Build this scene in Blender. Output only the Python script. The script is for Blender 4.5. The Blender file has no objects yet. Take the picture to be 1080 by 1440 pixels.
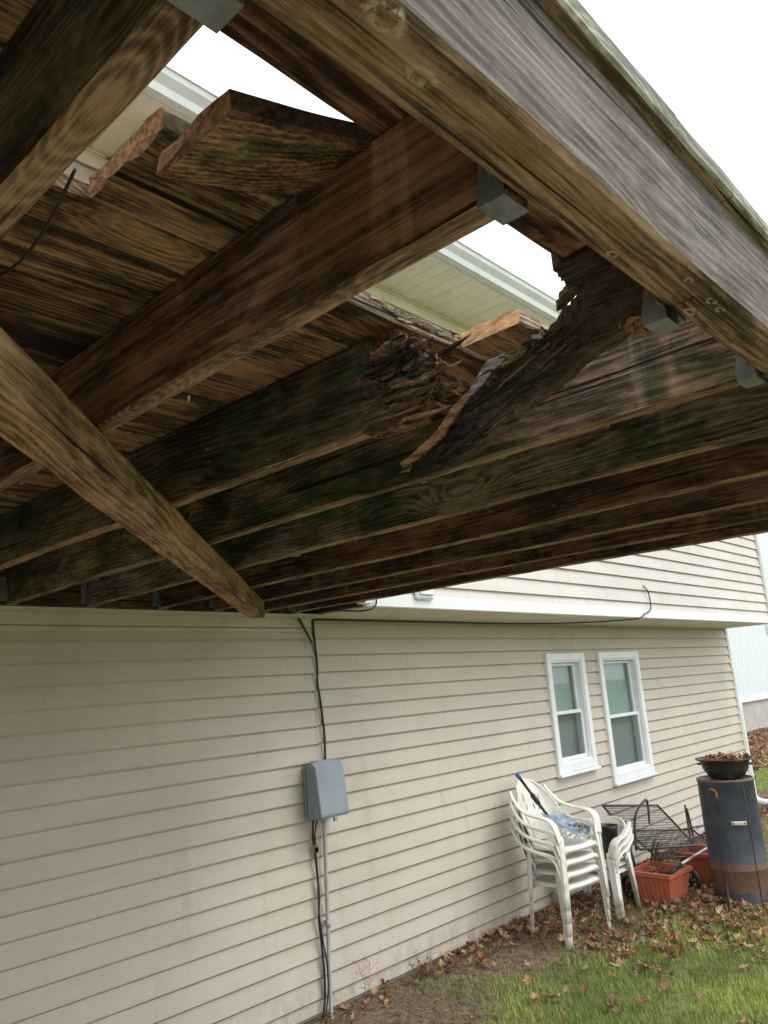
import bpy, bmesh, math, random
from mathutils import Vector, Matrix, noise
random.seed(7)
S = bpy.context.scene
COL = S.collection
# ---------------------------------------------------------------- camera
cd = bpy.data.cameras.new('camera'); cam = bpy.data.objects.new('camera', cd); COL.objects.link(cam)
cd.sensor_fit = 'HORIZONTAL'; cd.sensor_width = 36; cd.lens = 1097/1080*36; cd.clip_start = .02; cd.clip_end = 1500
Rr = [(0.681,-0.729,-0.071),(0.117,0.204,-0.972),(0.723,0.654,0.224)]
r, d, f = [Vector(v).normalized() for v in Rr]
f.normalize(); r = (r - f*r.dot(f)).normalized(); u = r.cross(f).normalized()
cam.matrix_world = Matrix(((r.x,u.x,-f.x,0),(r.y,u.y,-f.y,0),(r.z,u.z,-f.z,0),(0,0,0,1)))
S.camera = cam
# ---------------------------------------------------------------- sky, sun, exposure (overcast)
SUN_EL, SUN_AZ = math.radians(52), math.radians(150)      # azimuth clockwise from +Y
W = bpy.data.worlds.new("World"); S.world = W; W.use_nodes = True
nt = W.node_tree; bg = nt.nodes['Background']
sky = nt.nodes.new('ShaderNodeTexSky'); sky.sky_type = 'NISHITA'; sky.sun_disc = False
sky.sun_elevation = SUN_EL; sky.sun_rotation = SUN_AZ; sky.air_density = 1; sky.dust_density = 6
sc_ = nt.nodes.new('ShaderNodeMix'); sc_.data_type = 'RGBA'; sc_.inputs[0].default_value = .93
nt.links.new(sky.outputs[0], sc_.inputs[6]); sc_.inputs[7].default_value = (9.6, 9.8, 10.0, 1)
nt.links.new(sc_.outputs[2], bg.inputs[0]); bg.inputs[1].default_value = .15
sl = bpy.data.lights.new('sun', 'SUN'); sl.energy = 1.0; sl.angle = math.radians(25); sl.color = (1, .97, .92)
so = bpy.data.objects.new('sun', sl); COL.objects.link(so)
sd = Vector((math.sin(SUN_AZ)*math.cos(SUN_EL), math.cos(SUN_AZ)*math.cos(SUN_EL), math.sin(SUN_EL)))
so.rotation_euler = sd.to_track_quat('Z', 'Y').to_euler()
S.view_settings.view_transform = 'Standard'; S.view_settings.look = 'None'
S.view_settings.exposure = 0.33; S.view_settings.gamma = 1
# ---------------------------------------------------------------- helpers
def tag(o, label=None, cat=None, group=None, kind=None):
    if label: o['label'] = label
    if cat: o['category'] = cat
    if group: o['group'] = group
    if kind: o['kind'] = kind
    return o
def empty(name, loc, label, cat, group=None, rz=0):
    o = bpy.data.objects.new(name, None); COL.objects.link(o); o.location = loc; o.rotation_euler = (0,0,rz)
    o.empty_display_size = .1
    return tag(o, label, cat, group)
def obj(name, bm, mats, parent=None, smooth=False, world=False):
    me = bpy.data.meshes.new(name); bm.normal_update(); bm.to_mesh(me); bm.free()
    for m in (mats if isinstance(mats, (list, tuple)) else [mats]): me.materials.append(m)
    if smooth: me.polygons.foreach_set('use_smooth', [True]*len(me.polygons))
    o = bpy.data.objects.new(name, me); COL.objects.link(o)
    if parent:
        o.parent = parent
        if world: o.matrix_parent_inverse = PM(parent).inverted()
    return o
def PM(o):
    m = Matrix.Translation(o.location) @ o.rotation_euler.to_matrix().to_4x4()
    if o.parent: m = PM(o.parent) @ o.matrix_parent_inverse @ m
    return m
def wobj(name, bm, mats, parent, smooth=False): return obj(name, bm, mats, parent, smooth, True)
def copy_tree(o, parent=None):
    c = o.copy(); COL.objects.link(c)
    if parent: c.parent = parent
    for ch in [x for x in list(COL.objects) if x.parent == o]: copy_tree(ch, c)
    return c
def box(bm, a, b, mi=0, M=None):
    x0,y0,z0 = a; x1,y1,z1 = b
    vs = [Vector(p) for p in ((x0,y0,z0),(x1,y0,z0),(x1,y1,z0),(x0,y1,z0),(x0,y0,z1),(x1,y0,z1),(x1,y1,z1),(x0,y1,z1))]
    vs = [bm.verts.new(M @ v if M else v) for v in vs]
    for q in ((0,3,2,1),(4,5,6,7),(0,1,5,4),(1,2,6,5),(2,3,7,6),(3,0,4,7)):
        fc = bm.faces.new([vs[i] for i in q]); fc.material_index = mi
    return vs
def cbox(bm, a, b, ch=.003, mi=0, M=None, segs=1):
    t = bmesh.new(); box(t, a, b, mi, M)
    bmesh.ops.bevel(t, geom=t.edges[:], offset=ch, segments=segs, affect='EDGES')
    me = bpy.data.meshes.new('t'); t.to_mesh(me); t.free()
    n0 = len(bm.faces); bm.from_mesh(me); bpy.data.meshes.remove(me)
    bm.faces.ensure_lookup_table()
    for i in range(n0, len(bm.faces)): bm.faces[i].material_index = mi
def prism(bm, poly, fn, mi=0, side=0):
    """poly: 2-D outline; fn(p, k) gives the 3-D point for k = 0 / 1"""
    A = [bm.verts.new(fn(p,0)) for p in poly]; B = [bm.verts.new(fn(p,1)) for p in poly]
    fa = bm.faces.new(A); fb = bm.faces.new(B[::-1]); fa.material_index = fb.material_index = mi
    n = len(poly)
    for i in range(n):
        q = bm.faces.new((A[i], B[i], B[(i+1)%n], A[(i+1)%n])); q.material_index = side
    bmesh.ops.recalc_face_normals(bm, faces=bm.faces[:])
def tube(bm, pts, rad, n=8, mi=0, closed=False, rads=None):
    pts = [Vector(p) for p in pts]; rings = []
    up = Vector((0.13,0.21,1)).normalized()
    for i, p in enumerate(pts):
        if closed: t = pts[(i+1)%len(pts)] - pts[i-1]
        else: t = (pts[min(i+1,len(pts)-1)] - pts[max(i-1,0)])
        t.normalize(); s = t.cross(up)
        if s.length < .05: s = t.cross(Vector((1,0,0)))
        s.normalize(); v = s.cross(t)
        rr = rads[i] if rads else rad
        rings.append([bm.verts.new(p + (s*math.cos(a) + v*math.sin(a))*rr) for a in [2*math.pi*k/n for k in range(n)]])
    m = len(rings)
    for i in range(m if closed else m-1):
        a, b = rings[i], rings[(i+1)%m]
        for k in range(n):
            q = bm.faces.new((a[k], a[(k+1)%n], b[(k+1)%n], b[k])); q.material_index = mi; q.smooth = True
    if not closed:
        bm.faces.new(rings[0][::-1]).material_index = mi; bm.faces.new(rings[-1]).material_index = mi
def spline(pts, k=6):
    pts = [Vector(p) for p in pts]; P = [pts[0]*2-pts[1]] + pts + [pts[-1]*2-pts[-2]]; out = []
    for i in range(1, len(P)-2):
        for j in range(k):
            t = j/k; a,b,c,e = P[i-1],P[i],P[i+1],P[i+2]
            out.append(.5*((2*b)+(c-a)*t+(2*a-5*b+4*c-e)*t*t+(3*b-a-3*c+e)*t**3))
    out.append(pts[-1]); return out
def band(bm, pts, ws, ts, sides, mi=0, smooth=True):
    """sweep a rounded flat section: width along sides[i], thickness across it"""
    pts = [Vector(p) for p in pts]; rings = []
    for i, p in enumerate(pts):
        t = (pts[min(i+1,len(pts)-1)] - pts[max(i-1,0)]).normalized()
        s = Vector(sides[i] if isinstance(sides, list) else sides); s = (s - t*s.dot(t)).normalized(); n = t.cross(s)
        w = ws[i] if isinstance(ws, list) else ws; h = ts[i] if isinstance(ts, list) else ts
        sec = [(-.5,-.3),(-.4,-.5),(.4,-.5),(.5,-.3),(.5,.3),(.4,.5),(-.4,.5),(-.5,.3)]
        rings.append([bm.verts.new(p + s*(a*w) + n*(b*h)) for a, b in sec])
    for a, b in zip(rings, rings[1:]):
        for k in range(8):
            q = bm.faces.new((a[k], a[(k+1)%8], b[(k+1)%8], b[k])); q.material_index = mi; q.smooth = smooth
    bm.faces.new(rings[0][::-1]).material_index = mi; bm.faces.new(rings[-1]).material_index = mi
def lathe(bm, prof, n=40, mi=0, cx=0, cy=0, a0=0, smooth=True):
    rings = [[bm.verts.new((cx+rd*math.cos(a0+2*math.pi*k/n), cy+rd*math.sin(a0+2*math.pi*k/n), z)) for k in range(n)] for rd, z in prof]
    for a, b in zip(rings, rings[1:]):
        for k in range(n):
            q = bm.faces.new((a[k], a[(k+1)%n], b[(k+1)%n], b[k])); q.material_index = mi; q.smooth = smooth
    return rings
def timber(bm, p0, p1, side, up, w, h, segs=24, jit=.0015, ch=.004, seed=0, mi=0, endmi=None, sag=None, rough=None):
    """a board from p0 to p1 whose corner (0,0) runs along the line; side*w and up*h span its section"""
    p0, p1, side, up = Vector(p0), Vector(p1), Vector(side).normalized(), Vector(up).normalized()
    prof = []
    def edge(a, b, n):
        for i in range(n): prof.append((a[0]+(b[0]-a[0])*i/n, a[1]+(b[1]-a[1])*i/n))
    nx, ny = max(1,int(w/.03)), max(1,int(h/.03))
    edge((ch,0),(w-ch,0),nx); prof.append((w-ch,0)); edge((w,ch),(w,h-ch),ny); prof.append((w,h-ch))
    edge((w-ch,h),(ch,h),nx); prof.append((ch,h)); edge((0,h-ch),(0,ch),ny); prof.append((0,ch))
    pp = []
    for q in prof:
        if not pp or (abs(q[0]-pp[-1][0])+abs(q[1]-pp[-1][1])) > 1e-6: pp.append(q)
    prof = pp; rings = []; L = (p1-p0).length
    for i in range(segs+1):
        t = i/segs; c = p0.lerp(p1, t)
        if sag: c = c + Vector(sag(t))
        rg = []
        for a, b in prof:
            v = c + side*a + up*b
            v = v + noise.noise_vector(v*1.7 + Vector((seed*3.1,0,0)))*jit*2 + noise.noise_vector(v*11 + Vector((seed,5,0)))*jit
            if rough and (i == 0 or i == segs): v += (p1-p0).normalized()*random.uniform(-rough, rough)
            rg.append(bm.verts.new(v))
        rings.append(rg)
    n = len(prof)
    for a, b in zip(rings, rings[1:]):
        for k in range(n):
            q = bm.faces.new((a[k], b[k], b[(k+1)%n], a[(k+1)%n])); q.material_index = mi
    e = mi if endmi is None else endmi
    for rg, s in ((rings[0], -1), (rings[-1], 1)):
        c = bm.verts.new(sum((v.co for v in rg), Vector())/n)
        for k in range(n):
            q = bm.faces.new((rg[k], rg[(k+1)%n], c)); q.material_index = e
    bmesh.ops.recalc_face_normals(bm, faces=bm.faces[:])
# ---------------------------------------------------------------- materials
class NT:
    def __init__(s, name):
        s.m = bpy.data.materials.new(name); s.m.use_nodes = True; s.t = s.m.node_tree
        s.b = s.t.nodes['Principled BSDF']; s.x = s.t.nodes.new('ShaderNodeTexCoord')
    def n(s, ty, **k):
        nd = s.t.nodes.new(ty)
        for a, b in k.items(): setattr(nd, a, b)
        return nd
    def l(s, a, b): s.t.links.new(a, b)
    def setv(s, sock, v):
        if hasattr(v, 'is_linked') or hasattr(v, 'links'): s.l(v, sock)
        else: sock.default_value = v
    def map(s, v, scale=(1,1,1), loc=(0,0,0), rot=(0,0,0)):
        m = s.n('ShaderNodeMapping'); s.l(v, m.inputs[0]); m.inputs[1].default_value = loc; m.inputs[2].default_value = rot; m.inputs[3].default_value = scale
        return m.outputs[0]
    def noise(s, v, sc=1, det=4, rough=.55, dist=0):
        m = s.n('ShaderNodeTexNoise'); s.l(v, m.inputs['Vector']); m.inputs['Scale'].default_value = sc
        m.inputs['Detail'].default_value = det; m.inputs['Roughness'].default_value = rough; m.inputs['Distortion'].default_value = dist
        return m.outputs[0]
    def ramp(s, v, pts):
        m = s.n('ShaderNodeMapRange'); 
        m.clamp = True; m.interpolation_type = 'SMOOTHSTEP'
        s.l(v, m.inputs[0]); m.inputs[1].default_value = pts[0]; m.inputs[2].default_value = pts[1]
        m.inputs[3].default_value = pts[2] if len(pts) > 2 else 0; m.inputs[4].default_value = pts[3] if len(pts) > 3 else 1
        return m.outputs[0]
    def math(s, op, a, b=0.0, c=0.0):
        m = s.n('ShaderNodeMath', operation=op); s.setv(m.inputs[0], a); s.setv(m.inputs[1], b); s.setv(m.inputs[2], c); return m.outputs[0]
    def mix(s, f, a, b, mode='MIX'):
        m = s.n('ShaderNodeMix', data_type='RGBA', blend_type=mode)
        s.setv(m.inputs[0], f); s.setv(m.inputs[6], a if not isinstance(a, tuple) else (*a[:3], 1)); s.setv(m.inputs[7], b if not isinstance(b, tuple) else (*b[:3], 1))
        return m.outputs[2]
    def bump(s, h, st=.5, dist=.01, prev=None):
        m = s.n('ShaderNodeBump'); m.inputs['Strength'].default_value = st; m.inputs['Distance'].default_value = dist
        s.l(h, m.inputs['Height'])
        if prev: s.l(prev, m.inputs['Normal'])
        return m.outputs[0]
    def done(s, col, rough=.8, bump=None, spec=.3, metal=0):
        s.setv(s.b.inputs['Base Color'], col if not isinstance(col, tuple) else (*col[:3], 1))
        s.setv(s.b.inputs['Roughness'], rough); s.b.inputs['Specular IOR Level'].default_value = spec; s.b.inputs['Metallic'].default_value = metal
        if bump: s.l(bump, s.b.inputs['Normal'])
        return s.m
def wood(name, axis, dark=(.05,.03,.02), light=(.22,.14,.08), green=(.045,.072,.030), gamt=.4, black=.4, streak=.3, seed=0., ringf=26, bumps=.6, fleck=.0, grey=None, greyamt=0, wav=3.0, edge=0, marks=()):
    """axis: 'X' 'Y' grain direction, or a vector"""
    dark = tuple(c*.62 for c in dark); light = tuple(min(.85, c*q) for c, q in zip(light, (1.04,1.03,1.02))); black = black+.20 if black > .06 else black
    k = NT(name); ob = k.x.outputs['Object']
    if axis == 'Y': v = k.map(ob, rot=(0,0,math.radians(-90)), loc=(seed*7.3,seed*1.7,seed*3.1))
    elif axis == 'X': v = k.map(ob, loc=(seed*7.3,seed*1.7,seed*3.1))
    else: v = k.map(ob, rot=(0,0,-axis), loc=(seed*7.3,seed*1.7,seed*3.1))
    # cathedral rings: contour lines of a slowly varying field
    sp = k.n('ShaderNodeSeparateXYZ'); k.l(v, sp.inputs[0])
    big = k.noise(k.map(v, (.75,3.6,3.6)), 1, 3, .45)
    kv = k.n('ShaderNodeTexVoronoi'); k.l(k.map(v, (1.5,4.6,4.6), (3,7,1)), kv.inputs['Vector']); kv.inputs['Scale'].default_value = 1
    kd = kv.outputs['Distance']; kn = k.math('POWER', k.ramp(kd, (0,.5,1,0)), 2.0)
    fld = k.math('ADD', k.math('ADD', k.math('MULTIPLY', big, wav), k.math('MULTIPLY', kn, 1.5)), k.math('MULTIPLY', k.math('ADD', sp.outputs[1], sp.outputs[2]), 9.5))
    wob = k.noise(k.map(v, (5,70,70)), 1, 3)
    ring = k.math('PINGPONG', k.math('ADD', k.math('MULTIPLY', fld, ringf/4.2), k.math('MULTIPLY', wob, .55)), .5)
    ring = k.math('POWER', k.math('MULTIPLY', ring, 2.0), 1.6)
    fib = k.noise(k.map(v, (7,260,260)), 1, 6, .85)
    fib2 = k.noise(k.map(v, (2.2,42,42)), 1, 4, .65)
    pt = k.noise(k.map(v, (2.6,6,6), (1,5,3)), 1, 6, .68, .3)
    pf = k.noise(k.map(v, (22,60,60), (4,5,3)), 1, 4, .7)
    gv = k.ramp(k.noise(k.map(v, (1.2,3,3), (7,1,3)), 1, 2), (.35,.65,.35,1))
    tone = k.math('ADD', k.math('MULTIPLY', k.math('MULTIPLY', ring, gv), .30), k.math('ADD', k.math('MULTIPLY', k.ramp(fib,(.36,.64)), .34), k.math('MULTIPLY', k.ramp(fib2,(.33,.7)), .22)))
    tone = k.math('ADD', tone, k.math('ADD', k.math('MULTIPLY', k.ramp(pt,(.32,.68)), .42), k.math('MULTIPLY', k.ramp(pf,(.3,.7)), .14)))
    tone = k.ramp(tone, (.27,1.10))
    col = k.mix(tone, dark, light)
    col = k.mix(k.math('MULTIPLY', k.ramp(kd,(.03,.085,1,0)), .7), col, tuple(c*.9 for c in dark))
    p1 = k.noise(k.map(v, (1.6,3.5,3.5), (3,1,0)), 1, 5, .6, .4)
    col = k.mix(k.math('MULTIPLY', k.ramp(k.noise(k.map(v,(.9,7,7),(6,2,8)),1,4,.6),(.35,.65)), .45), col, k.mix(.5, col, (1,.93,.84), 'MULTIPLY'), 'MIX') if False else col
    if grey: col = k.mix(k.math('MULTIPLY', k.ramp(p1,(.62-.3*greyamt,.75-.3*greyamt)), .85), col, k.mix(tone, tuple(c*.4 for c in grey), grey))
    # green algae and black mould patches
    p2 = k.noise(k.map(v, (2.3,4.5,4.5), (9,4,2)), 1, 6, .62, .5)
    g = k.ramp(p2, (.66-.26*gamt, .80-.26*gamt))
    gcol = k.mix(tone, tuple(c*.45 for c in green), tuple(c*1.6 for c in green))
    col = k.mix(k.math('MULTIPLY', g, .85), col, gcol)
    p3 = k.noise(k.map(v, (2.0,6.5,6.5), (1,14,7)), 1, 6, .65, .6)
    bl = k.ramp(p3, (.66-.24*black, .76-.24*black))
    col = k.mix(k.math('MULTIPLY', bl, .78), col, k.mix(tone, (.008,.008,.009), (.035,.032,.03)))
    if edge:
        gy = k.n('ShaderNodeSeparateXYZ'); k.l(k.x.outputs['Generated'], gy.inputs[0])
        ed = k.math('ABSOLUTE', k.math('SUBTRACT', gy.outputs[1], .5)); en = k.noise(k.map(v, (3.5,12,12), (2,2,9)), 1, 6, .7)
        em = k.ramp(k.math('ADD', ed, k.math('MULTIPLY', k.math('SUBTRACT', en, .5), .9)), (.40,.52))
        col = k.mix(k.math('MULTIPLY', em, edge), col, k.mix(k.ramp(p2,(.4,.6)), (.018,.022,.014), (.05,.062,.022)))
    # pale drip streaks running down the face
    if streak > 0:
        st = k.noise(k.map(v, (13,13,1.6), (2,8,1)), 1, 3, .5)
        st2 = k.noise(k.map(v, (1.2,1,1), (5,5,5)), 1, 1)
        sm = k.math('MULTIPLY', k.math('MULTIPLY', k.ramp(st,(.56,.72)), k.ramp(st2,(.42,.62))), streak)
        col = k.mix(sm, col, k.mix(tone, light, tuple(min(1,c*2.0+.06) for c in light)))
    # thin checks along the grain
    ck = k.noise(k.map(v, (1.1,55,55), (0,3,6)), 1, 2, .5)
    cm = k.ramp(ck, (.30,.35,1,0))
    ck2 = k.noise(k.map(v, (2.4,150,150), (5,1,2)), 1, 2, .5)
    col = k.mix(k.math('MULTIPLY', cm, .9), col, (.006,.005,.004))
    col = k.mix(k.math('MULTIPLY', k.ramp(ck2, (.30,.36,1,0)), .7), col, (.01,.008,.006))
    if marks:
        mo = k.n('ShaderNodeSeparateXYZ'); k.l(ob, mo.inputs[0]); mn = k.noise(k.map(ob, (160,160,20)), 1, 4, .6); mw = k.noise(k.map(ob, (45,45,5)), 1, 2)
        for (mx_, my_, rr, e) in marks:
            ax = k.math('MULTIPLY', k.math('SUBTRACT', mo.outputs[0], mx_), 1/(rr*e)); ay = k.math('MULTIPLY', k.math('SUBTRACT', mo.outputs[1], my_), 1/(rr*.75))
            q = k.math('ADD', k.math('SQRT', k.math('ADD', k.math('MULTIPLY', ax, ax), k.math('MULTIPLY', ay, ay))), k.math('MULTIPLY', k.math('SUBTRACT', mw, .5), 1.1))
            rg_ = k.math('MULTIPLY', k.ramp(q, (.5,.85)), k.ramp(q, (1.0,1.4,1,0)))
            col = k.mix(k.math('MULTIPLY', k.math('MULTIPLY', rg_, k.ramp(mn,(.38,.55))), .85), col, (.50,.46,.33))
    if fleck > 0:
        vo = k.n('ShaderNodeTexVoronoi'); k.l(k.map(k.mix(.03, ob, k.noise(ob, 25, 2), 'ADD'), (9,9,26) if axis == 'Y' else (9,16,26)), vo.inputs['Vector']); vo.inputs['Scale'].default_value = 1
        fm = k.math('MULTIPLY', k.ramp(vo.outputs['Distance'], (.055,.085,1,0)), k.ramp(k.noise(ob, 3, 1), (.52,.6)))
        col = k.mix(k.math('MULTIPLY', fm, fleck), col, (.5,.48,.38))
    h = k.math('SUBTRACT', k.math('ADD', k.math('MULTIPLY', ring, .8), k.math('MULTIPLY', fib, 1.0)), k.math('MULTIPLY', cm, 1.5))
    b = k.bump(h, bumps, .003)
    b = k.bump(p1, .3, .01, b)
    return k.done(col, .88, b, .2)
def plain(name, col, rough=.5, var=.12, sc=8, bump=0, spec=.4, metal=0, dirt=None, dsc=3, damt=.5, dlo=.5, dhi=.7, stretch=(1,1,1)):
    k = NT(name); ob = k.x.outputs['Object']
    n = k.noise(k.map(ob, stretch), sc, 5, .6)
    c = k.mix(k.ramp(n,(.25,.75)), tuple(x*(1-var) for x in col), tuple(min(1,x*(1+var)) for x in col))
    if dirt:
        n2 = k.noise(k.map(ob, stretch, (4,4,4)), dsc, 7, .68, .3)
        c = k.mix(k.math('MULTIPLY', k.ramp(n2,(dlo,dhi)), damt), c, dirt)
    b = k.bump(n, bump, .004) if bump else None
    return k.done(c, rough, b, spec, metal)
def siding_mat(name, col, zt, amt):
    """vinyl with faint wood-grain emboss, grime and some algae"""
    k = NT(name); ob = k.x.outputs['Object']
    n1 = k.noise(k.map(ob, (.7,1,2.2)), 1, 5, .6); n2 = k.noise(k.map(ob, (2.5,1,14)), 1, 4, .6)
    c = k.mix(k.ramp(n1,(.3,.7)), tuple(x*.93 for x in col), tuple(x*1.04 for x in col))
    c = k.mix(k.math('MULTIPLY', k.ramp(n2,(.45,.75)), .28), c, (col[0]*.80, col[1]*.80, col[2]*.72))
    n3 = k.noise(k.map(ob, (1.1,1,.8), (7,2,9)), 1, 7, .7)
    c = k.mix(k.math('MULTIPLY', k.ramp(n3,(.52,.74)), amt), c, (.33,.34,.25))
    n4 = k.noise(k.map(ob, (30,30,30)), 1, 2, .5)
    c = k.mix(k.math('MULTIPLY', k.ramp(n4,(.70,.76)), .35), c, (.25,.22,.18))
    sz = k.n('ShaderNodeSeparateXYZ'); k.l(ob, sz.inputs[0]); sn = k.noise(k.map(ob, (9,1,5)), 1, 6, .75)
    spl = k.math('MULTIPLY', k.ramp(sz.outputs[2], (-1.87,-1.55,1,0)), k.ramp(sn, (.38,.68)))
    c = k.mix(k.math('MULTIPLY', spl, .55), c, (.20,.155,.11))
    dr_ = k.noise(k.map(ob, (7,1,.35), (3,1,6)), 1, 5, .7)
    c = k.mix(k.math('MULTIPLY', k.ramp(dr_, (.52,.72)), .22), c, (.30,.265,.20))
    gr = k.noise(k.map(ob, (14,60,260)), 1, 4, .6)
    wv = k.noise(k.map(ob, (1.3,1,3.5)), 1, 2)
    b = k.bump(gr, .16, .0015); b = k.bump(wv, .35, .02, b)
    return k.done(c, .52, b, .35)
BR = dict(dark=(.045,.026,.016), light=(.23,.135,.08))
M = {}
M['joist0'] = wood('wood_front_joist', 'Y', (0.0383,0.0273,0.0197), (0.259,0.185,0.123), gamt=.55, black=.45, seed=1, fleck=.5, streak=.2)
M['joist1'] = wood('wood_brown_joist', 'Y', (0.0646,0.0359,0.023), (0.341,0.188,0.111), gamt=.22, black=.2, seed=2, fleck=.5, streak=.75, ringf=20)
M['joist2'] = wood('wood_green_joist', 'Y', (0.0504,0.0403,0.0287), (0.244,0.179,0.114), gamt=.85, black=.35, seed=3.3, fleck=.4)
M['joist3'] = wood('wood_mossy_joist', 'Y', (0.0791,0.0546,0.0403), (0.439,0.3,0.211), gamt=.8, black=.06, seed=4.1, fleck=.5, streak=.4, ringf=34)
M['joist4'] = wood('wood_grey_joist', 'Y', (0.0719,0.0575,0.046), (0.39,0.309,0.244), gamt=.8, black=.12, seed=5.7, fleck=.5, ringf=30)
M['joist5'] = wood('wood_red_joist', 'Y', (0.0575,0.0316,0.023), (0.26,0.143,0.0943), gamt=.25, black=.25, seed=6.4, fleck=.4)
M['joist6'] = wood('wood_dark_joist', 'Y', (0.0504,0.0302,0.0245), (0.244,0.146,0.106), gamt=.22, black=.25, seed=8.2, fleck=.4)
M['joist7'] = wood('wood_umber_joist', 'Y', (0.0575,0.0316,0.0259), (0.244,0.139,0.0975), gamt=.12, black=.3, seed=9.9, fleck=.2)
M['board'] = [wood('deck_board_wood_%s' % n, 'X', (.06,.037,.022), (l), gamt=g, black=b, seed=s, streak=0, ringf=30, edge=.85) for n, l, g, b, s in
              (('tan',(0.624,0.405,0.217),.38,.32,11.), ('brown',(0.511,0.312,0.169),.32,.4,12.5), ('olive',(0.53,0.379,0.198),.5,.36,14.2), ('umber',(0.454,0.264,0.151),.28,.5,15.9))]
M['rim'] = wood('rim_underside_wood', 'X', (0.0863,0.0575,0.0374), (0.439,0.309,0.188), green=(.085,.095,.04), gamt=.5, black=.06, seed=21., streak=0, fleck=.6,
  marks=((.405,.325,.013,1.5),(.475,.345,.012,1.4),(.88,.372,.006,1.3),(1.02,.330,.006,1.2),(1.11,.333,.007,1.4),(1.15,.335,.006,1.4),(1.13,.372,.008,1.6)))
M['silver'] = wood('weathered_silver_wood', 'X', (.16,.135,.12), (.33,.30,.275), green=(.15,.11,.085), gamt=.5, black=.05, seed=23.4, streak=0, ringf=30, bumps=1.0, wav=1.2)
M['lip'] = wood('mossy_edge_wood', 'X', (0.144,0.0934,0.0646), (0.552,0.423,0.309), green=(.14,.16,.08), gamt=.5, black=.1, seed=25.7, streak=0)
M['liptop'] = wood('lichen_edge_wood', 'X', (.28,.28,.23), (.58,.60,.52), green=(.3,.34,.2), gamt=.4, black=.0, seed=27.7, streak=0)
M['brace'] = wood('brace_wood', math.radians(45.5), (.13,.075,.04), (.50,.33,.19), green=(.07,.075,.03), gamt=.18, black=.05, seed=31., streak=0, ringf=18)
M['under'] = wood('joist_underside_wood', 'Y', (0.106,0.0688,0.0438), (0.425,0.294,0.188), gamt=.3, black=.06, seed=45., fleck=.7)
M['cut'] = plain('broken_end_grain', (.24,.125,.06), .9, .5, 90, .9, .1, dirt=(.06,.035,.025), dsc=18, damt=.7)
M['fresh'] = plain('fresh_break_wood', (.62,.37,.19), .9, .3, 45, .7, .1, dirt=(.2,.1,.05), dsc=14, damt=.6, stretch=(1,1,3))
M['greyedge'] = wood('weathered_board_edge', 'X', (.16,.12,.09), (.58,.45,.34), gamt=.05, black=.12, seed=33., streak=0)
M['rot'] = wood('rotten_wood', 'Y', (.03,.018,.012), (.33,.19,.115), gamt=.3, black=.3, seed=35., streak=0, bumps=1.)
M['rotdark'] = wood('rotten_dark_wood', 'Y', (.022,.017,.013), (.16,.115,.08), gamt=.35, black=.3, seed=37., streak=0, bumps=1.)
M['splinter'] = wood('pale_splinter_wood', 'Y', (.12,.06,.03), (.42,.26,.15), gamt=.0, black=.1, seed=39., streak=0, bumps=1.)
M['purple'] = wood('weathered_splinter_wood', 'Y', (.16,.12,.13), (.5,.43,.44), gamt=.0, black=.0, seed=41., streak=0, bumps=1.)
M['zinc'] = plain('galvanized_steel', (.20,.225,.245), .55, .3, 25, .1, .5, .5, dirt=(.22,.15,.09), dsc=22, damt=.8)
M['rust'] = plain('rusty_steel', (.30,.15,.07), .8, .4, 40, .3, .3, .2)
M['ledger'] = wood('ledger_wood', 'X', (.04,.024,.016), (.18,.11,.07), gamt=.2, black=.4, seed=43.)
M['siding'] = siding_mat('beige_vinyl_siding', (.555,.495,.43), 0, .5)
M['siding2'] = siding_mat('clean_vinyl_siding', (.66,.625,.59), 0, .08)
M['trimtan'] = plain('beige_vinyl_trim', (.56,.52,.46), .5, .08, 3, dirt=(.35,.32,.22), damt=.5)
M['white'] = plain('white_vinyl', (.80,.82,.84), .4, .04, 4, dirt=(.55,.55,.5), dsc=5, damt=.25)
M['soffit'] = plain('cream_soffit_panel', (.88,.84,.74), .5, .05, 4, dirt=(.5,.48,.36), dsc=3, damt=.3)
M['soffit2'] = plain('beige_soffit_panel', (.72,.67,.57), .5, .06, 4, dirt=(.42,.38,.28), dsc=3, damt=.5)
M['gutter'] = plain('white_gutter_metal', (.72,.76,.77), .35, .05, 5, dirt=(.45,.47,.43), dsc=6, damt=.35)
M['roof'] = plain('asphalt_shingles', (.12,.11,.10), .9, .3, 60, .5)
M['found'] = plain('concrete_foundation', (.36,.34,.31), .9, .15, 20, .3, dirt=(.2,.18,.15), damt=.5)
M['dark'] = plain('dark_interior', (.03,.03,.03), .9)
M['plastic'] = plain('white_resin_plastic', (.80,.79,.72), .38, .05, 5, .05, .5, dirt=(.38,.36,.26), dsc=5, damt=.55, dlo=.50, dhi=.74)
M['black'] = plain('black_plastic', (.015,.015,.017), .4, .2, 10)
M['wire'] = plain('black_cable_sheath', (.03,.027,.025), .6, .3, 20)
M['iron'] = plain('brown_wrought_iron', (.055,.045,.042), .55, .3, 30, .2, dirt=(.16,.09,.05), dsc=20, damt=.4)
M['terra'] = plain('terracotta_plastic', (.46,.125,.07), .5, .15, 8, .1, dirt=(.30,.10,.06), dsc=9, damt=.4)
M['blue'] = plain('pale_blue_plastic', (.34,.56,.72), .3, .2, 9, 0, .5, dirt=(.78,.82,.84), dsc=7, damt=.9, dlo=.42, dhi=.6)
M['bluetip'] = plain('blue_grip_plastic', (.03,.10,.42), .4)
M['box'] = plain('grey_blue_enclosure', (.25,.30,.345), .45, .07, 5, .05, .4, dirt=(.35,.37,.37), dsc=7, damt=.4)
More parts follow.
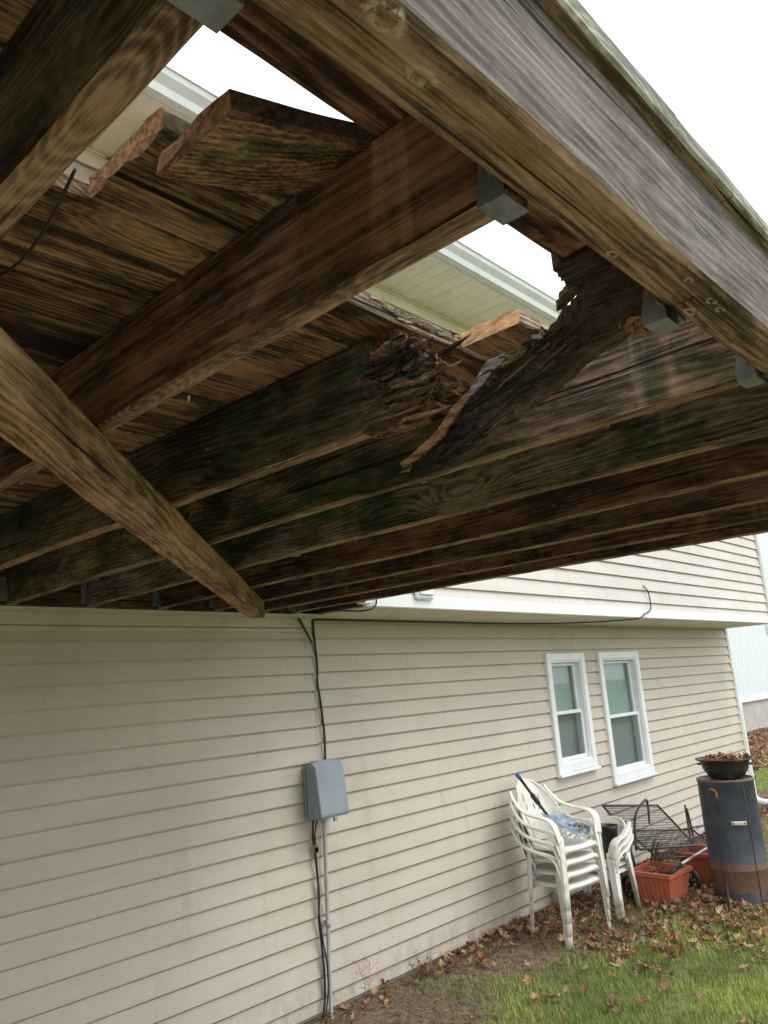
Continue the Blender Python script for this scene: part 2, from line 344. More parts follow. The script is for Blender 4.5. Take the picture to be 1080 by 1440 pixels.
M['pvc'] = plain('grey_pvc_conduit', (.42,.43,.42), .5, .08, 6, dirt=(.3,.28,.24), dsc=8, damt=.5)
M['soil'] = plain('potting_soil', (.07,.045,.03), .95, .4, 40, .8)
def glassy(name, col, rough=.08, grid=None):
    k = NT(name); ob = k.x.outputs['Object']
    if grid:
        sp = k.n('ShaderNodeSeparateXYZ'); k.l(ob, sp.inputs[0])
        w = k.math('FRACT', k.math('MULTIPLY', sp.outputs[2], grid)); c = k.mix(k.ramp(w,(.05,.3)), tuple(x*.72 for x in col), col)
    else: c = k.mix(k.noise(ob, 3, 3), tuple(x*.75 for x in col), tuple(x*1.2 for x in col))
    return k.done(c, rough, None, .5)
M['blind'] = glassy('pale_green_blind', (.42,.50,.47), .5, 40)
M['screen'] = glassy('grey_insect_screen', (.24,.26,.265), .5)
k = NT('window_glass'); gl = k.n('ShaderNodeBsdfGlossy'); gl.inputs['Roughness'].default_value = .03
tr = k.n('ShaderNodeBsdfTransparent'); tr.inputs[0].default_value = (.90,.94,.94,1); fr = k.n('ShaderNodeFresnel'); fr.inputs[0].default_value = 1.5
mx = k.n('ShaderNodeMixShader'); ge_ = k.n('ShaderNodeNewGeometry'); k.l(k.math('MULTIPLY', fr.outputs[0], k.math('SUBTRACT', 1.0, ge_.outputs['Backfacing'])), mx.inputs[0]); k.l(tr.outputs[0], mx.inputs[1]); k.l(gl.outputs[0], mx.inputs[2])
k.l(mx.outputs[0], k.t.nodes['Material Output'].inputs[0]); M['glass'] = k.m
# ---------------------------------------------------------------- ground
GZ = -1.93
def gh(x, y): return GZ + .02*noise.noise(Vector((x*.6, y*.6, 0))) + .008*noise.noise(Vector((x*3, y*3, 2))) + (.03*max(0, 1-abs(y-3.9)/.5) if y < 4 else .03*max(0, 1-(y-4)/3))
k = NT('lawn_soil'); ob = k.x.outputs['Object']
a1 = k.noise(ob, 1.1, 6, .65); a2 = k.noise(ob, 14, 6, .7); a3 = k.noise(ob, 60, 3, .6)
sp = k.n('ShaderNodeSeparateXYZ'); k.l(ob, sp.inputs[0])
soilc = k.mix(k.ramp(a2,(.3,.7)), (.09,.065,.045), (.24,.185,.13)); soilc = k.mix(k.ramp(a3,(.5,.7)), soilc, (.26,.21,.15))
grs = k.mix(k.ramp(a2,(.3,.7)), (.10,.12,.04), (.20,.22,.08))
dist = k.math('ADD', sp.outputs[1], k.math('MULTIPLY', a1, 1.2))
gm = k.ramp(dist, (3.45,4.0,1,0))
far = k.ramp(sp.outputs[1], (6.3,7.2)); gm = k.math('MAXIMUM', gm, k.math('MULTIPLY', k.ramp(dist,(4.9,5.1)), k.ramp(dist,(7.1,7.5,1,0))))
c = k.mix(gm, soilc, grs)
M['ground'] = k.done(c, .95, k.bump(a2, .8, .02), .1)
bm = bmesh.new()
xs = [-300,-60,-15,-5]+[-2+.25*i for i in range(73)]+[18,22,30,60,300]; ys = [-300,-60,-15,-6,-3]+[-2+.25*i for i in range(49)]+[12,15,20,60,300]
g = [[bm.verts.new((x, y, gh(x,y) if abs(x)<40 and abs(y)<40 else GZ)) for y in ys] for x in xs]
for i in range(len(xs)-1):
    for j in range(len(ys)-1): bm.faces.new((g[i][j], g[i+1][j], g[i+1][j+1], g[i][j+1]))
tag(obj('ground', bm, M['ground'], smooth=True), kind='structure')
bm = bmesh.new()  # slab out of view, added to bounce warm light up under the deck
for i in range(-3,3):
    for j in range(-1,3): cbox(bm, (i*1.0+.004, j*1.0+.004, GZ-.08), (i*1.0+.996, j*1.0+.996, GZ+.045), .008)
tag(obj('bounce_slab', bm, plain('bounce_slab_tan', (.39,.325,.245), .85, .1, 6, .2)), kind='structure')
# ---------------------------------------------------------------- house
WY, UY, SZ = 4.01, 3.40, .525          # lower wall plane, upper wall plane, overhang soffit height
HX0, HX1 = -4.0, 11.36
house = empty('house', (5, 4.01, GZ), 'two storey house clad in beige horizontal siding beside the wooden deck', 'house')
WIN = [(6.51, 7.23, -.852, .243), (7.53, 8.45, -1.055, .243)]
def siding(name, x0, x1, yw, ztop, zbot, ch, mat, holes=(), seed=0, parent=house, phase=0):
    bm = bmesh.new(); z = ztop + phase; rnd = random.Random(seed); kk = 0
    while z > zbot + .005:
        zb0 = z - ch; kick = .019
        def Y(zz): return yw - .002 - kick*(z-zz)/ch
        cuts = sorted({max(zb0, zbot), min(z, ztop)} | {h for w in holes for h in (w[2], w[3]) if zb0 < h < z})
        seams = []
        xx = x0 + rnd.uniform(.8, 3.6)
        while xx < x1: seams.append(xx); xx += 3.66
        for a, b in zip(cuts, cuts[1:]):
            mid = (a+b)/2; hs = [w for w in holes if w[2] < mid < w[3]]
            brk = sorted({x0, x1} | {v for w in hs for v in (w[0], w[1])} | set(seams) | {x0+.6*i for i in range(1,int((x1-x0)/.6))})
            for xa, xb in zip(brk, brk[1:]):
                xm = (xa+xb)/2
                if any(w[0] < xm < w[1] for w in hs): continue
                off = .0013*(sum(1 for s in seams if s < xm)%2)
                def wv(x, zz): return .0025*noise.noise(Vector((x*.9, z*7, seed)))
                gz = min(b, z-.014)
                if gz > a+.001:
                    v = [bm.verts.new(p) for p in ((xa, Y(a)-off-wv(xa,a), a),(xb, Y(a)-off-wv(xb,a), a),(xb, Y(gz)-off-wv(xb,a), gz),(xa, Y(gz)-off-wv(xa,a), gz))]
                    bm.faces.new(v)
                if gz < b-.0005:
                    e = [bm.verts.new(p) for p in ((xa, Y(gz)-off-wv(xa,a), gz),(xb, Y(gz)-off-wv(xb,a), gz),(xb, yw+.005, gz+.001),(xa, yw+.005, gz+.001),(xb, yw+.005, b+.004),(xa, yw+.005, b+.004))]
                    bm.faces.new(e[:4]); bm.faces.new((e[3],e[2],e[4],e[5]))
                if a == max(zb0, zbot):
                    q = [bm.verts.new(p) for p in ((xa, yw+.004, a+.002),(xb, yw+.004, a+.002),(xb, Y(a)-off-wv(xb,a), a),(xa, Y(a)-off-wv(xa,a), a))]
                    bm.faces.new(q)
        z = zb0
    return wobj(name, bm, mat, parent)
RH = .1143
def fill(name, a, b, mat, ch=0, parent=house):
    bm = bmesh.new()
    (cbox(bm, a, b, ch) if ch else box(bm, a, b)); return wobj(name, bm, mat, parent)
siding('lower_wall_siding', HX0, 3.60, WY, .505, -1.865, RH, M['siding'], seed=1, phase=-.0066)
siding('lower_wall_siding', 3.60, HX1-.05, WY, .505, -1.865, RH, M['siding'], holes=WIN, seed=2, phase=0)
fill('top_trim', (HX0, WY-.035, .455), (3.58, WY, .525), M['trimtan'], .006)
fill('top_trim', (HX0, WY-.028, .425), (3.58, WY, .452), M['trimtan'], .004)
fill('deck_soffit_strip', (HX0, 3.786, .516), (3.50, WY-.036, .526), M['trimtan'], .002)
fill('foundation', (HX0, WY+.012, GZ-.3), (HX1-.02, WY+.1, -1.86), M['found'])
fill('corner_trim', (HX1-.05, WY-.022, -1.88), (HX1+.03, WY+.07, .523), M['trimtan'], .004)
# structural core set back behind the wall so that the window recesses are real
fill('wall_core', (HX0, WY+.14, GZ-.2), (HX1, 12, .74), M['dark'])
for xa, xb in ((HX0,6.51),(7.23,7.53),(8.45,HX1)): fill('wall_framing', (xa, WY+.006, -1.855), (xb, WY+.139, .52), M['dark'])
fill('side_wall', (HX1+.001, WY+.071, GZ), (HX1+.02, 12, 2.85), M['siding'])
# overhanging upper floor
UX0 = 3.50
siding('upper_wall_siding', UX0, HX1-.06, UY, 2.85, .612, .122, M['siding2'], seed=3, phase=.03)
siding('upper_wall_siding', HX0, UX0, UY, 2.85, .76, .122, M['siding2'], seed=4, phase=.03)
fill('starter_trim', (UX0, UY-.024, SZ), (HX1, UY+.01, .612), M['white'], .006)
fill('corner_trim', (HX1-.06, UY-.028, .614), (HX1+.03, UY+.06, 2.85), M['trimtan'], .005)
fill('upper_core', (HX0, UY+.011, .742), (HX1, 12, 2.9), M['dark'])
bm = bmesh.new(); x = UX0+.02
while x < HX1-.02:
    w = min(.124, HX1-.01-x); cbox(bm, (x, UY+.012, SZ-.004), (x+w, WY-.004, SZ+.01), .003); x += .127
wobj('overhang_soffit', bm, M['soffit2'], house)
fill('overhang_floor', (UX0, UY+.012, SZ+.012), (HX1, WY+.138, .741), M['dark'])
fill('soffit_channel', (UX0, WY-.03, SZ-.016), (HX1-.055, WY-.001, SZ-.0045), M['trimtan'], .002)
# bay that steps forward over the deck
siding('bay_siding', 1.79, 3.1, 3.03, 2.845, .78, .105, M['siding2'], seed=5)
fill('bay_core', (1.79, 3.035, .75), (3.1, UY-.02, 2.846), M['siding2'])
fill('bay_corner_trim', (1.76, 3.01, .75), (1.792, 3.06, 2.846), M['white'], .003)
# eave: soffit panels, J channel, fascia, gutter, roof
EZ = 2.85
bm = bmesh.new(); x = -4.0
i = 0
while x < 12:
    cbox(bm, (x, 2.87, EZ), (x+.117, UY-.002, EZ+.012), .004); x += .1205
wobj('eave_soffit', bm, M['soffit'], house)
fill('soffit_channel', (3.12, UY-.035, EZ-.022), (11.9, UY-.017, EZ-.0015), M['soffit'], .003)
fill('soffit_channel', (-4, UY-.035, EZ-.022), (1.75, UY-.017, EZ-.0015), M['soffit'], .003)
fill('frieze_trim', (-4, UY-.03, EZ-.10), (11.9, UY-.016, EZ-.024), M['soffit'], .003)
fill('fascia', (-4, 2.845, EZ-.012), (12, 2.868, EZ+.14), M['gutter'], .003)
prof = [(2.843,.13),(2.843,.01),(2.80,.0),(2.785,.004),(2.775,.045),(2.745,.085),(2.738,.115),(2.730,.118),(2.730,.14),(2.737,.14),(2.737,.124),(2.744,.118),(2.752,.09),(2.782,.05),(2.79,.012),(2.835,.016),(2.837,.13)]
bm = bmesh.new()
prism(bm, prof, lambda p, k: Vector((-4 if k == 0 else 12, p[0], EZ-.02+p[1])))
wobj('gutter', bm, M['gutter'], house)
bm = bmesh.new()
prism(bm, [(2.80,EZ+.135),(2.80,EZ+.16),(8,EZ+2.4),(13.2,EZ+.16),(13.2,EZ+.135),(8,EZ+2.37)], lambda p, k: Vector((-4.1 if k == 0 else 12.1, p[0], p[1])))
wobj('roof', bm, M['roof'], house)
# windows
for wi, (xa, xb, za, zb) in enumerate(WIN):
    bm = bmesh.new(); t = .075; yo = WY-.045; e = .0
    cbox(bm, (xa, yo, za), (xa+t, WY+.0, zb), .006); cbox(bm, (xb-t, yo, za), (xb, WY+.0, zb), .006)
    cbox(bm, (xa+t+.0005, yo+.002, zb-t), (xb-t-.0005, WY+.0, zb-.001), .006); cbox(bm, (xa+t+.0005, yo+.002, za+.001), (xb-t-.0005, WY+.0, za+t+.01), .006)
    cbox(bm, (xa-.008, WY-.024, za-.012), (xb+.008, WY-.002, zb+.012), .003) if False else None
    fr = wobj('window', bm, M['white'], house)
    xi, xj, zi, zj = xa+t, xb-t, za+t+.01, zb-t
    bm = bmesh.new()       # jamb
    D = WY+.12
    box(bm, (xi+.0005, WY-.03, zi+.0005), (xi+.014, D, zj-.0005)); box(bm, (xj-.014, WY-.03, zi+.0005), (xj-.0005, D, zj-.0005))
    box(bm, (xi+.0145, WY-.03, zj-.014), (xj-.0145, D, zj-.0005)); box(bm, (xi+.0145, WY-.03, zi+.0005), (xj-.0145, D, zi+.014))
    wobj('jamb', bm, M['white'], fr)
    fill('sill', (xa-.012, WY-.07, za-.028), (xb+.012, WY-.01, za-.001), M['white'], .005, fr)
    xi += .015; xj -= .015; zi += .015; zj -= .015; zm = zi + (zj-zi)*.485
    for nm, z0, z1, y0, y1 in (('lower_sash', zi, zm+.012, WY+.0, WY+.028), ('upper_sash', zm-.02, zj, WY+.031, WY+.058)):
        bm = bmesh.new(); s = .032
        cbox(bm, (xi, y0, z0), (xi+s, y1, z1), .004); cbox(bm, (xj-s, y0, z0), (xj, y1, z1), .004)
        cbox(bm, (xi+s+.0003, y0+.001, z0), (xj-s-.0003, y1-.001, z0+s), .004); cbox(bm, (xi+s+.0003, y0+.001, z1-s), (xj-s-.0003, y1-.001, z1), .004)
        sh = wobj(nm, bm, M['white'], fr)
        bm = bmesh.new(); box(bm, (xi+s+.001, (y0+y1)/2-.003, z0+s+.001), (xj-s-.001, (y0+y1)/2+.003, z1-s-.001))
        wobj('pane', bm, M['glass'], fr)
    fill('blind', (xi+.001, WY+.085, zm-.01), (xj-.001, WY+.092, zj-.001), M['blind'], 0, fr)
    fill('insect_screen', (xi+.001, WY+.085, zi+.001), (xj-.001, WY+.092, zm-.011), M['screen'], 0, fr)
# ---------------------------------------------------------------- fittings on the house
ub = empty('utility_box', (3.58, WY-.02, -.76), 'grey-blue plastic utility enclosure mounted on the beige siding above the conduit', 'utility box')
bm = bmesh.new(); cbox(bm, (3.455, 3.955, -.75), (3.70, WY-.016, -.425), .008, segs=2); wobj('back_box', bm, M['box'], ub)
bm = bmesh.new()
prism(bm, [(3.952,-.43),(3.90,-.405),(3.862,-.44),(3.825,-.725),(3.835,-.745),(3.952,-.752)], lambda p, k: Vector((3.448 if k == 0 else 3.692, p[0], p[1])))
bmesh.ops.bevel(bm, geom=bm.edges[:], offset=.004, segments=2, affect='EDGES')
wobj('cover', bm, M['box'], ub)
bm = bmesh.new(); cbox(bm, (3.565, 3.832, -.772), (3.59, 3.85, -.738), .003); wobj('latch', bm, M['box'], ub)
for zz in (-.47,-.70):
    bm = bmesh.new(); tube(bm, [(3.4485,3.91,zz),(3.4435,3.91,zz)], .007, 10); wobj('screw', bm, M['zinc'], ub)
bm = bmesh.new(); cbox(bm, (3.487, 3.902, -.417), (3.655, 3.95, -.402), .004); wobj('hood_lip', bm, M['box'], ub)
bm = bmesh.new(); P = spline([(3.585,3.955,-.76),(3.583,3.955,-1.0),(3.572,3.957,-1.5),(3.566,3.955,-1.80),(3.555,3.94,-1.90),(3.54,3.91,-2.0)], 8); tube(bm, P, .0125, 10)
cn = tag(wobj('conduit', bm, M['pvc'], None), 'straight grey plastic conduit running from the utility box down to the soil', 'conduit')
bm = bmesh.new(); tube(bm, [(3.577,3.956,-1.36),(3.577,3.956,-1.40)], .016, 10); cbox(bm, (3.545,3.975,-1.385),(3.61,3.990,-1.365),.002); wobj('clamp', bm, M['pvc'], cn)
bm = bmesh.new(); tube(bm, [(3.585,3.955,-.79),(3.585,3.955,-.755)], .017, 10); wobj('coupling', bm, M['pvc'], cn)
def cable(name, pts, rad, label, cat='cable', mat='wire', k=6):
    bm = bmesh.new(); tube(bm, spline(pts, k), rad, 6); return tag(wobj(name, bm, M[mat], None), label, cat)
cable('cable', [(3.60,3.985,.515),(3.606,3.982,.376),(3.618,3.981,.20),(3.612,3.981,.09),(3.63,3.98,-.03),(3.640,3.979,-.14),(3.648,3.977,-.25),(3.642,3.975,-.405)], .008, 'dark cable running down the siding from the soffit to the grey utility box')
cable('cable', [(3.49,3.95,-.755),(3.50,3.972,-.87),(3.512,3.97,-1.0),(3.528,3.972,-1.2),(3.517,3.972,-1.33),(3.53,3.972,-1.49),(3.538,3.97,-1.65),(3.53,3.965,-1.78),(3.49,3.95,-1.88),(3.40,3.90,-1.935)], .007, 'black cable dropping from the grey box left of the conduit to the ground')
cable('cable', [(3.525,3.95,-.755),(3.515,3.968,-.84),(3.52,3.975,-.93),(3.517,3.965,-1.1),(3.51,3.962,-1.28),(3.525,3.962,-1.42),(3.55,3.955,-1.6),(3.545,3.95,-1.75),(3.50,3.93,-1.87),(3.45,3.86,-1.935)], .005, 'thin dark cable twisting around the cable beside the conduit')
bm = bmesh.new()
for i in range(9): cbox(bm, (3.50+random.uniform(-.01,.012), 3.955, -.94+random.uniform(-.02,.02)), (3.522+random.uniform(-.005,.01), 3.967, -.925+random.uniform(-.01,.02)), .002)
tag(wobj('cable_tag', bm, M['rust'], None), 'small rusty red connector tied to the cable under the grey box', 'connector')
cable('cable', [(3.60,3.985,.50),(3.64,3.97,.512),(3.9,3.96,.511),(4.9,3.955,.512),(6.0,3.93,.511),(6.8,3.75,.511),(7.25,3.45,.514),(7.36,3.37,.53),(7.41,3.355,.56),(7.56,3.36,.60),(7.61,3.365,.68),(7.58,3.365,.80),(7.50,3.368,.85)], .006, 'long thin cable under the overhang, looping up onto the upper siding')
cable('cable', [(3.30,3.42,.50),(3.46,3.40,.497),(3.53,3.37,.505),(3.575,3.36,.535),(3.58,3.36,.60),(3.56,3.37,.70)], .006, 'short dark cable loop hanging at the end of the deck under the white overhang')
bm = bmesh.new(); timber(bm, (3.44,3.96,.515), (3.565,3.975,.35), (1,0,0), (0,-1,0), .018, .012, 4, .001, .003)
tag(wobj('metal_strap', bm, M['wire'], None), 'short dark slanting strap on the siding just under the deck end', 'strap')
vt = empty('vent_cover', (4.05, UY-.03, .60), 'small white square vent cover on the upper siding beside the deck', 'vent cover')
bm = bmesh.new(); cbox(bm, (3.965,UY-.055,.585),(4.155,UY-.0285,.70),.01, segs=2); wobj('plate', bm, M['white'], vt)
bm = bmesh.new(); cbox(bm, (3.99,UY-.072,.612),(4.13,UY-.056,.69),.006); wobj('hood', bm, M['white'], vt)
ol = empty('outlet_box', (3.46, UY-.03, .54), 'tiny white outlet box with a dark socket at the overhang corner beside the deck', 'outlet box')
bm = bmesh.new(); cbox(bm, (3.41,UY-.07,.533),(3.52,UY-.0285,.60),.006); wobj('housing', bm, M['white'], ol)
bm = bmesh.new(); cbox(bm, (3.415,UY-.078,.54),(3.445,UY-.071,.585),.002); wobj('socket', bm, M['black'], ol)
# ---------------------------------------------------------------- deck
JZ, BZ, BT = .522, .706, .034
deck = empty('deck', (1.5, 2.0, JZ), 'weathered wooden deck seen from below with rotten broken joist and missing boards', 'deck')
JS = {-7:(-4.5,-4.5,'joist6'), -5:(-2.7,-2.7,'joist5'), -3:(-.95,-.95,'joist6'), -2:(-.544,-.544,'joist5'), -1:(-.137,-.137,'joist1'), 0:(.269,.269,'joist0'), 1:(.668,.682,'joist1'), 3:(1.488,1.478,'joist3'), 4:(1.895,1.870,'joist4'),
      5:(2.301,2.27,'joist5'), 6:(2.70,2.63,'joist6'), 7:(3.055,2.965,'joist7'), 8:(3.375,3.215,'joist7')}
YR = .388; JE = 3.742
def hanger(x, y, yd, parent, z=JZ, rusty=False, w=.04):
    """galvanised U bracket: seat, two cheeks, two flanges nailed to the beam at y; yd = +1 joist lies on the +y side"""
    bm = bmesh.new(); t = .0022; L = .037*yd
    y0, y1 = sorted((y+.0015*yd, y+L)); e = .0012
    box(bm, (x-t-e, y0, z-t-.002), (x+w+t, y1, z-.002))
    for xx in (x-2*t-e, x+w+t):
        prism(bm, [(y+.0015*yd, z-t-.002),(y+L, z-t-.002),(y+L, z+.02),(y+L*.5, z+.085),(y+.0015*yd, z+.10)], lambda p, k, xx=xx: Vector((xx+k*t, p[0], p[1])))
    for xx, s in ((x-2*t-e,-1), (x+w+2*t,1)):
        xa, xb = sorted((xx, xx+s*.028)); ya, yb = sorted((y+.0015*yd, y+.0035*yd)); box(bm, (xa, ya, z+.012), (xb, yb, z+.125))
    for xx, sg in ((x-2*t-e,-1), (x+w+2*t,1)):
        for zz in (.03,.055): tube(bm, [(xx, y+L*.45, z+zz),(xx+sg*.0025, y+L*.45, z+zz)], .0042, 7)
    o = wobj('joist_hanger', bm, [M['zinc']], parent)
    if rusty: o['label'] = 'joist hanger with rust and crumbling wood on its seat'
    return o
for i, (xa, xb, mn) in JS.items():
    bm = bmesh.new(); timber(bm, (xa, YR+.004, JZ), (xb, JE, JZ), (1,0,0), (0,0,1), .038, BZ-JZ-.001, 60, .0022, .005, seed=i*1.3)
    for fc in bm.faces:
        if fc.normal.z < -.6: fc.material_index = 1
    j = wobj('joist', bm, [M[mn], M['under']], deck)
    hanger(xa, YR, 1, j)
    if i >= 3: hanger(xb, JE, -1, j)
# the rotten joist: sound length, crumbled end, sagging torn-off end
bm = bmesh.new(); timber(bm, (1.082, 1.0, JZ-.016), (1.062, JE, JZ), (1,0,0), (0,0,1), .038, BZ-JZ+.012, 44, .003, .006, seed=8)

for fc in bm.faces:
    if fc.normal.z < -.6: fc.material_index = 1
j2 = wobj('joist', bm, [M['joist2'], M['under']], deck); j2['label'] = 'green stained joist whose outer end has rotted through'
hanger(1.062, JE, -1, j2)
def jag(poly, n=3, amp=.006, seed=0):
    rnd = random.Random(seed); out = []
    for i in range(len(poly)):
        a, b = Vector(poly[i]), Vector(poly[(i+1)%len(poly)])
        for q in range(n):
            p = a.lerp(b, q/n); out.append(p + Vector((rnd.uniform(-amp,amp), rnd.uniform(-amp,amp))) * (1 if q else .3))
    return out
def slab(bm, outline, x0, x1, seed=0, amp=.006, cut=3, mi=0, relief=.006):
    """outline in the y-z plane, extruded from x0 to x1, subdivided and roughened along the grain"""
    t = bmesh.new(); A = [t.verts.new((x0, p[0], p[1])) for p in outline]; fa = t.faces.new(A)
    bmesh.ops.triangulate(t, faces=[fa])
    for _ in range(cut): bmesh.ops.subdivide_edges(t, edges=[e for e in t.edges if e.calc_length() > .012], cuts=1, use_grid_fill=False); bmesh.ops.triangulate(t, faces=[q for q in t.faces if len(q.verts) > 3])
    ge = bmesh.ops.extrude_face_region(t, geom=t.faces[:])
    for v in [v for v in ge['geom'] if isinstance(v, bmesh.types.BMVert)]: v.co.x = x1
    bmesh.ops.recalc_face_normals(t, faces=t.faces[:])
    for v in t.verts:
        c = v.co.copy(); n = noise.fractal(Vector((c.y*14, c.z*90, seed)), .6, 2.2, 4); n2 = noise.noise(Vector((c.y*30, c.z*40, seed+5)))
        s = -1 if abs(c.x-x0) < abs(c.x-x1) else 1
        v.co.x += s*(n*relief + n2*relief*.4); v.co.z += n2*.0018
    me = bpy.data.meshes.new('t'); t.to_mesh(me); t.free(); n0 = len(bm.faces); bm.from_mesh(me); bpy.data.meshes.remove(me)
    bm.faces.ensure_lookup_table()
    for i in range(n0, len(bm.faces)): bm.faces[i].material_index = mi
def shard(bm, a, b, w, t, seed, mi=0, bend=.01, up=(0,0,1)):
    """a thin split of wood from a to b with ragged edges and a twist"""
    rnd = random.Random(seed); a, b = Vector(a), Vector(b); n = 7; d = (b-a).normalized(); s = d.cross(Vector(up)).normalized(); v = s.cross(d)
    off = Vector((rnd.uniform(-1,1),rnd.uniform(-1,1),rnd.uniform(-1,1)))*bend; rings = []; tw = rnd.uniform(-.8,.8)
    for i in range(n+1):
        q = i/n; c = a.lerp(b,q) + off*math.sin(q*math.pi) + Vector((rnd.uniform(-1,1),rnd.uniform(-1,1),rnd.uniform(-1,1)))*w*.12
        k = (.55+.45*rnd.random())*(1 if q < .6 else max(.08,(1-q)/.4)); ss = s*math.cos(tw*q)+v*math.sin(tw*q); vv = v*math.cos(tw*q)-s*math.sin(tw*q)
        rings.append([bm.verts.new(c+vv*w*k*.5*x+ss*t*k*.5*y) for x, y in ((-1,-.6),(0,-1),(1,-.5),(.9,.6),(0,1),(-1,.5))])
    for p, q in zip(rings, rings[1:]):
        for m in range(6): bm.faces.new((p[m],p[(m+1)%6],q[(m+1)%6],q[m])).material_index = mi
    bm.faces.new(rings[0][::-1]).material_index = mi; bm.faces.new(rings[-1]).material_index = mi
rnd = random.Random(3)
bm = bmesh.new()
slab(bm, jag([(1.02,.503),(.95,.500),(.88,.494),(.83,.505),(.86,.535),(.83,.553),(.875,.575),(.84,.60),(.88,.64),(.90,.672),(.93,.701),(1.02,.702)], 5, .007, 2), 1.093, 1.118, 2, mi=0, relief=.008)
slab(bm, jag([(1.02,.505),(.95,.502),(.90,.497),(.93,.520),(.97,.53),(.94,.55),(.985,.57),(.97,.60),(.995,.63),(.975,.66),(.985,.70),(1.02,.70)], 5, .006, 3), 1.080, 1.094, 4, mi=1, relief=.005)
for i in range(190):
    z = rnd.uniform(.495,.66); lim = .79 + .06*rnd.random() + (.05 if z > .60 else 0) - .02*math.sin(z*60)
    y1 = rnd.uniform(lim, .93); y0 = y1 + rnd.uniform(.02,.12); x = rnd.uniform(1.074,1.115)
    shard(bm, (x, min(y0,1.01), z), (x-rnd.uniform(-.008,.010), y1, z+rnd.uniform(-.012,.014)), rnd.uniform(.004,.015), rnd.uniform(.002,.006), i, rnd.choice((0,0,0,1,2)), .005)
for i, (a, b, w) in enumerate((((1.10,.95,.615),(1.085,.735,.612),.020),((1.098,.95,.58),(1.09,.76,.575),.024),((1.10,.92,.54),(1.088,.775,.535),.022),((1.10,.95,.51),(1.09,.80,.497),.020),((1.10,.98,.655),(1.09,.85,.650),.018))):
    shard(bm, a, b, w, .010, 300+i, 2 if i%2 else 0, .008)
for i in range(26):
    z = rnd.uniform(.50,.64); y = rnd.uniform(.78,.90); x = rnd.uniform(1.075,1.11)
    shard(bm, (x,y,z), (x+rnd.uniform(-.015,.01), y-rnd.uniform(.0,.03), z+rnd.uniform(-.03,.03)), rnd.uniform(.006,.014), rnd.uniform(.002,.005), 500+i, rnd.choice((0,2)), .004, up=(1,.3,0))
wobj('rotten_end', bm, [M['rot'], M['joist2'], M['splinter']], j2)
bm = bmesh.new()
OUT = [(.438,.618),(.50,.622),(.520,.607),(.534,.597),(.551,.594),(.562,.585),(.589,.566),(.601,.560),(.637,.546),(.687,.529),(.715,.516),(.763,.502),(.775,.490),(.800,.455),(.83,.42),(.86,.396),(.80,.398),(.742,.415),(.688,.435),(.638,.459),(.567,.480),(.513,.503),(.449,.521),(.405,.526),(.400,.60)]
slab(bm, jag(OUT, 4, .004, 9), 1.088, 1.118, 9, mi=0, relief=.005)
for i in range(20):
    t = rnd.random(); y = .44+.38*t; zc = .575-.40*(y-.44)+rnd.uniform(-.035,.035); L = rnd.uniform(.05,.14); x = rnd.uniform(1.083,1.089)
    shard(bm, (x,y,zc), (x-rnd.uniform(-.004,.003), y+L, zc-.40*L+rnd.uniform(-.005,.005)), rnd.uniform(.004,.009), .004, 700+i, 0 if rnd.random() < .85 else 1, .003)
for i in range(9): shard(bm, (1.09,.59+.02*i,.565-.009*i), (1.085,.60+.02*i+rnd.uniform(.01,.04),.568-.010*i+rnd.uniform(-.004,.015)), .010, .004, 800+i, 1, .004)
for i in range(14): shard(bm, (1.09,.76+rnd.random()*.06,.45+rnd.random()*.04), (1.085,.84+rnd.random()*.08,.385+rnd.random()*.05), .006, .003, 830+i, 0, .004)
jr = wobj('broken_joist_end', bm, [M['rotdark'], M['rot']], deck); jr['label'] = 'blackened torn joist end sagging out of its hanger'
hanger(1.085, YR, 1, jr, JZ-.012, True)
bm = bmesh.new()
for i in range(22): shard(bm, (1.08+rnd.random()*.045,.40+rnd.random()*.06,.511+rnd.random()*.02), (1.08+rnd.random()*.045,.40+rnd.random()*.07,.513+rnd.random()*.02), .012, .008, 900+i, 0)
wobj('crumbled_wood', bm, M['rust'], jr)
# splinters that hang from the break
bm = bmesh.new(); P = spline([(1.084,.750,.507),(1.084,.768,.497),(1.082,.79,.482),(1.08,.806,.466),(1.08,.823,.451),(1.08,.845,.440),(1.08,.868,.431),(1.08,.895,.421),(1.08,.922,.414)], 5)
rw = random.Random(5); ws = [.010+.010*math.sin(i/(len(P)-1)*math.pi)+rw.uniform(-.002,.002) for i in range(len(P))]
band(bm, P, ws, [.006+rw.uniform(-.001,.001) for _ in P], (0,.5,.9), smooth=False)
sp_ = wobj('hanging_splinter', bm, [M['splinter']], deck)
bm = bmesh.new()
shard(bm, P[-4], P[-1]+Vector((0,.012,-.012)), .012, .004, 990)
wobj('split_tip', bm, M['splinter'], sp_)
bm = bmesh.new(); P = spline([(1.088,.672,.553),(1.083,.686,.545),(1.075,.70,.537),(1.072,.715,.522),(1.078,.735,.513),(1.083,.757,.501)], 5)
band(bm, P, [.006+.022*math.sin(.25+(i/(len(P)-1))*2.6) for i in range(len(P))], .003, (.25,.5,.85), smooth=False)
shard(bm, (1.085,.70,.54),(1.08,.675,.557),.012,.004,1000)
wobj('bark_flake', bm, M['purple'], deck)
bm = bmesh.new()
for i, (a, b, w) in enumerate((((1.092,.60,.566),(1.086,.69,.540),.024),((1.09,.62,.562),(1.082,.705,.528),.016),((1.092,.595,.572),(1.088,.625,.560),.02))): shard(bm, a, b, w, .006, 1010+i, i%2)
wobj('curled_splinter', bm, [M['greyedge'], M['rot']], deck)
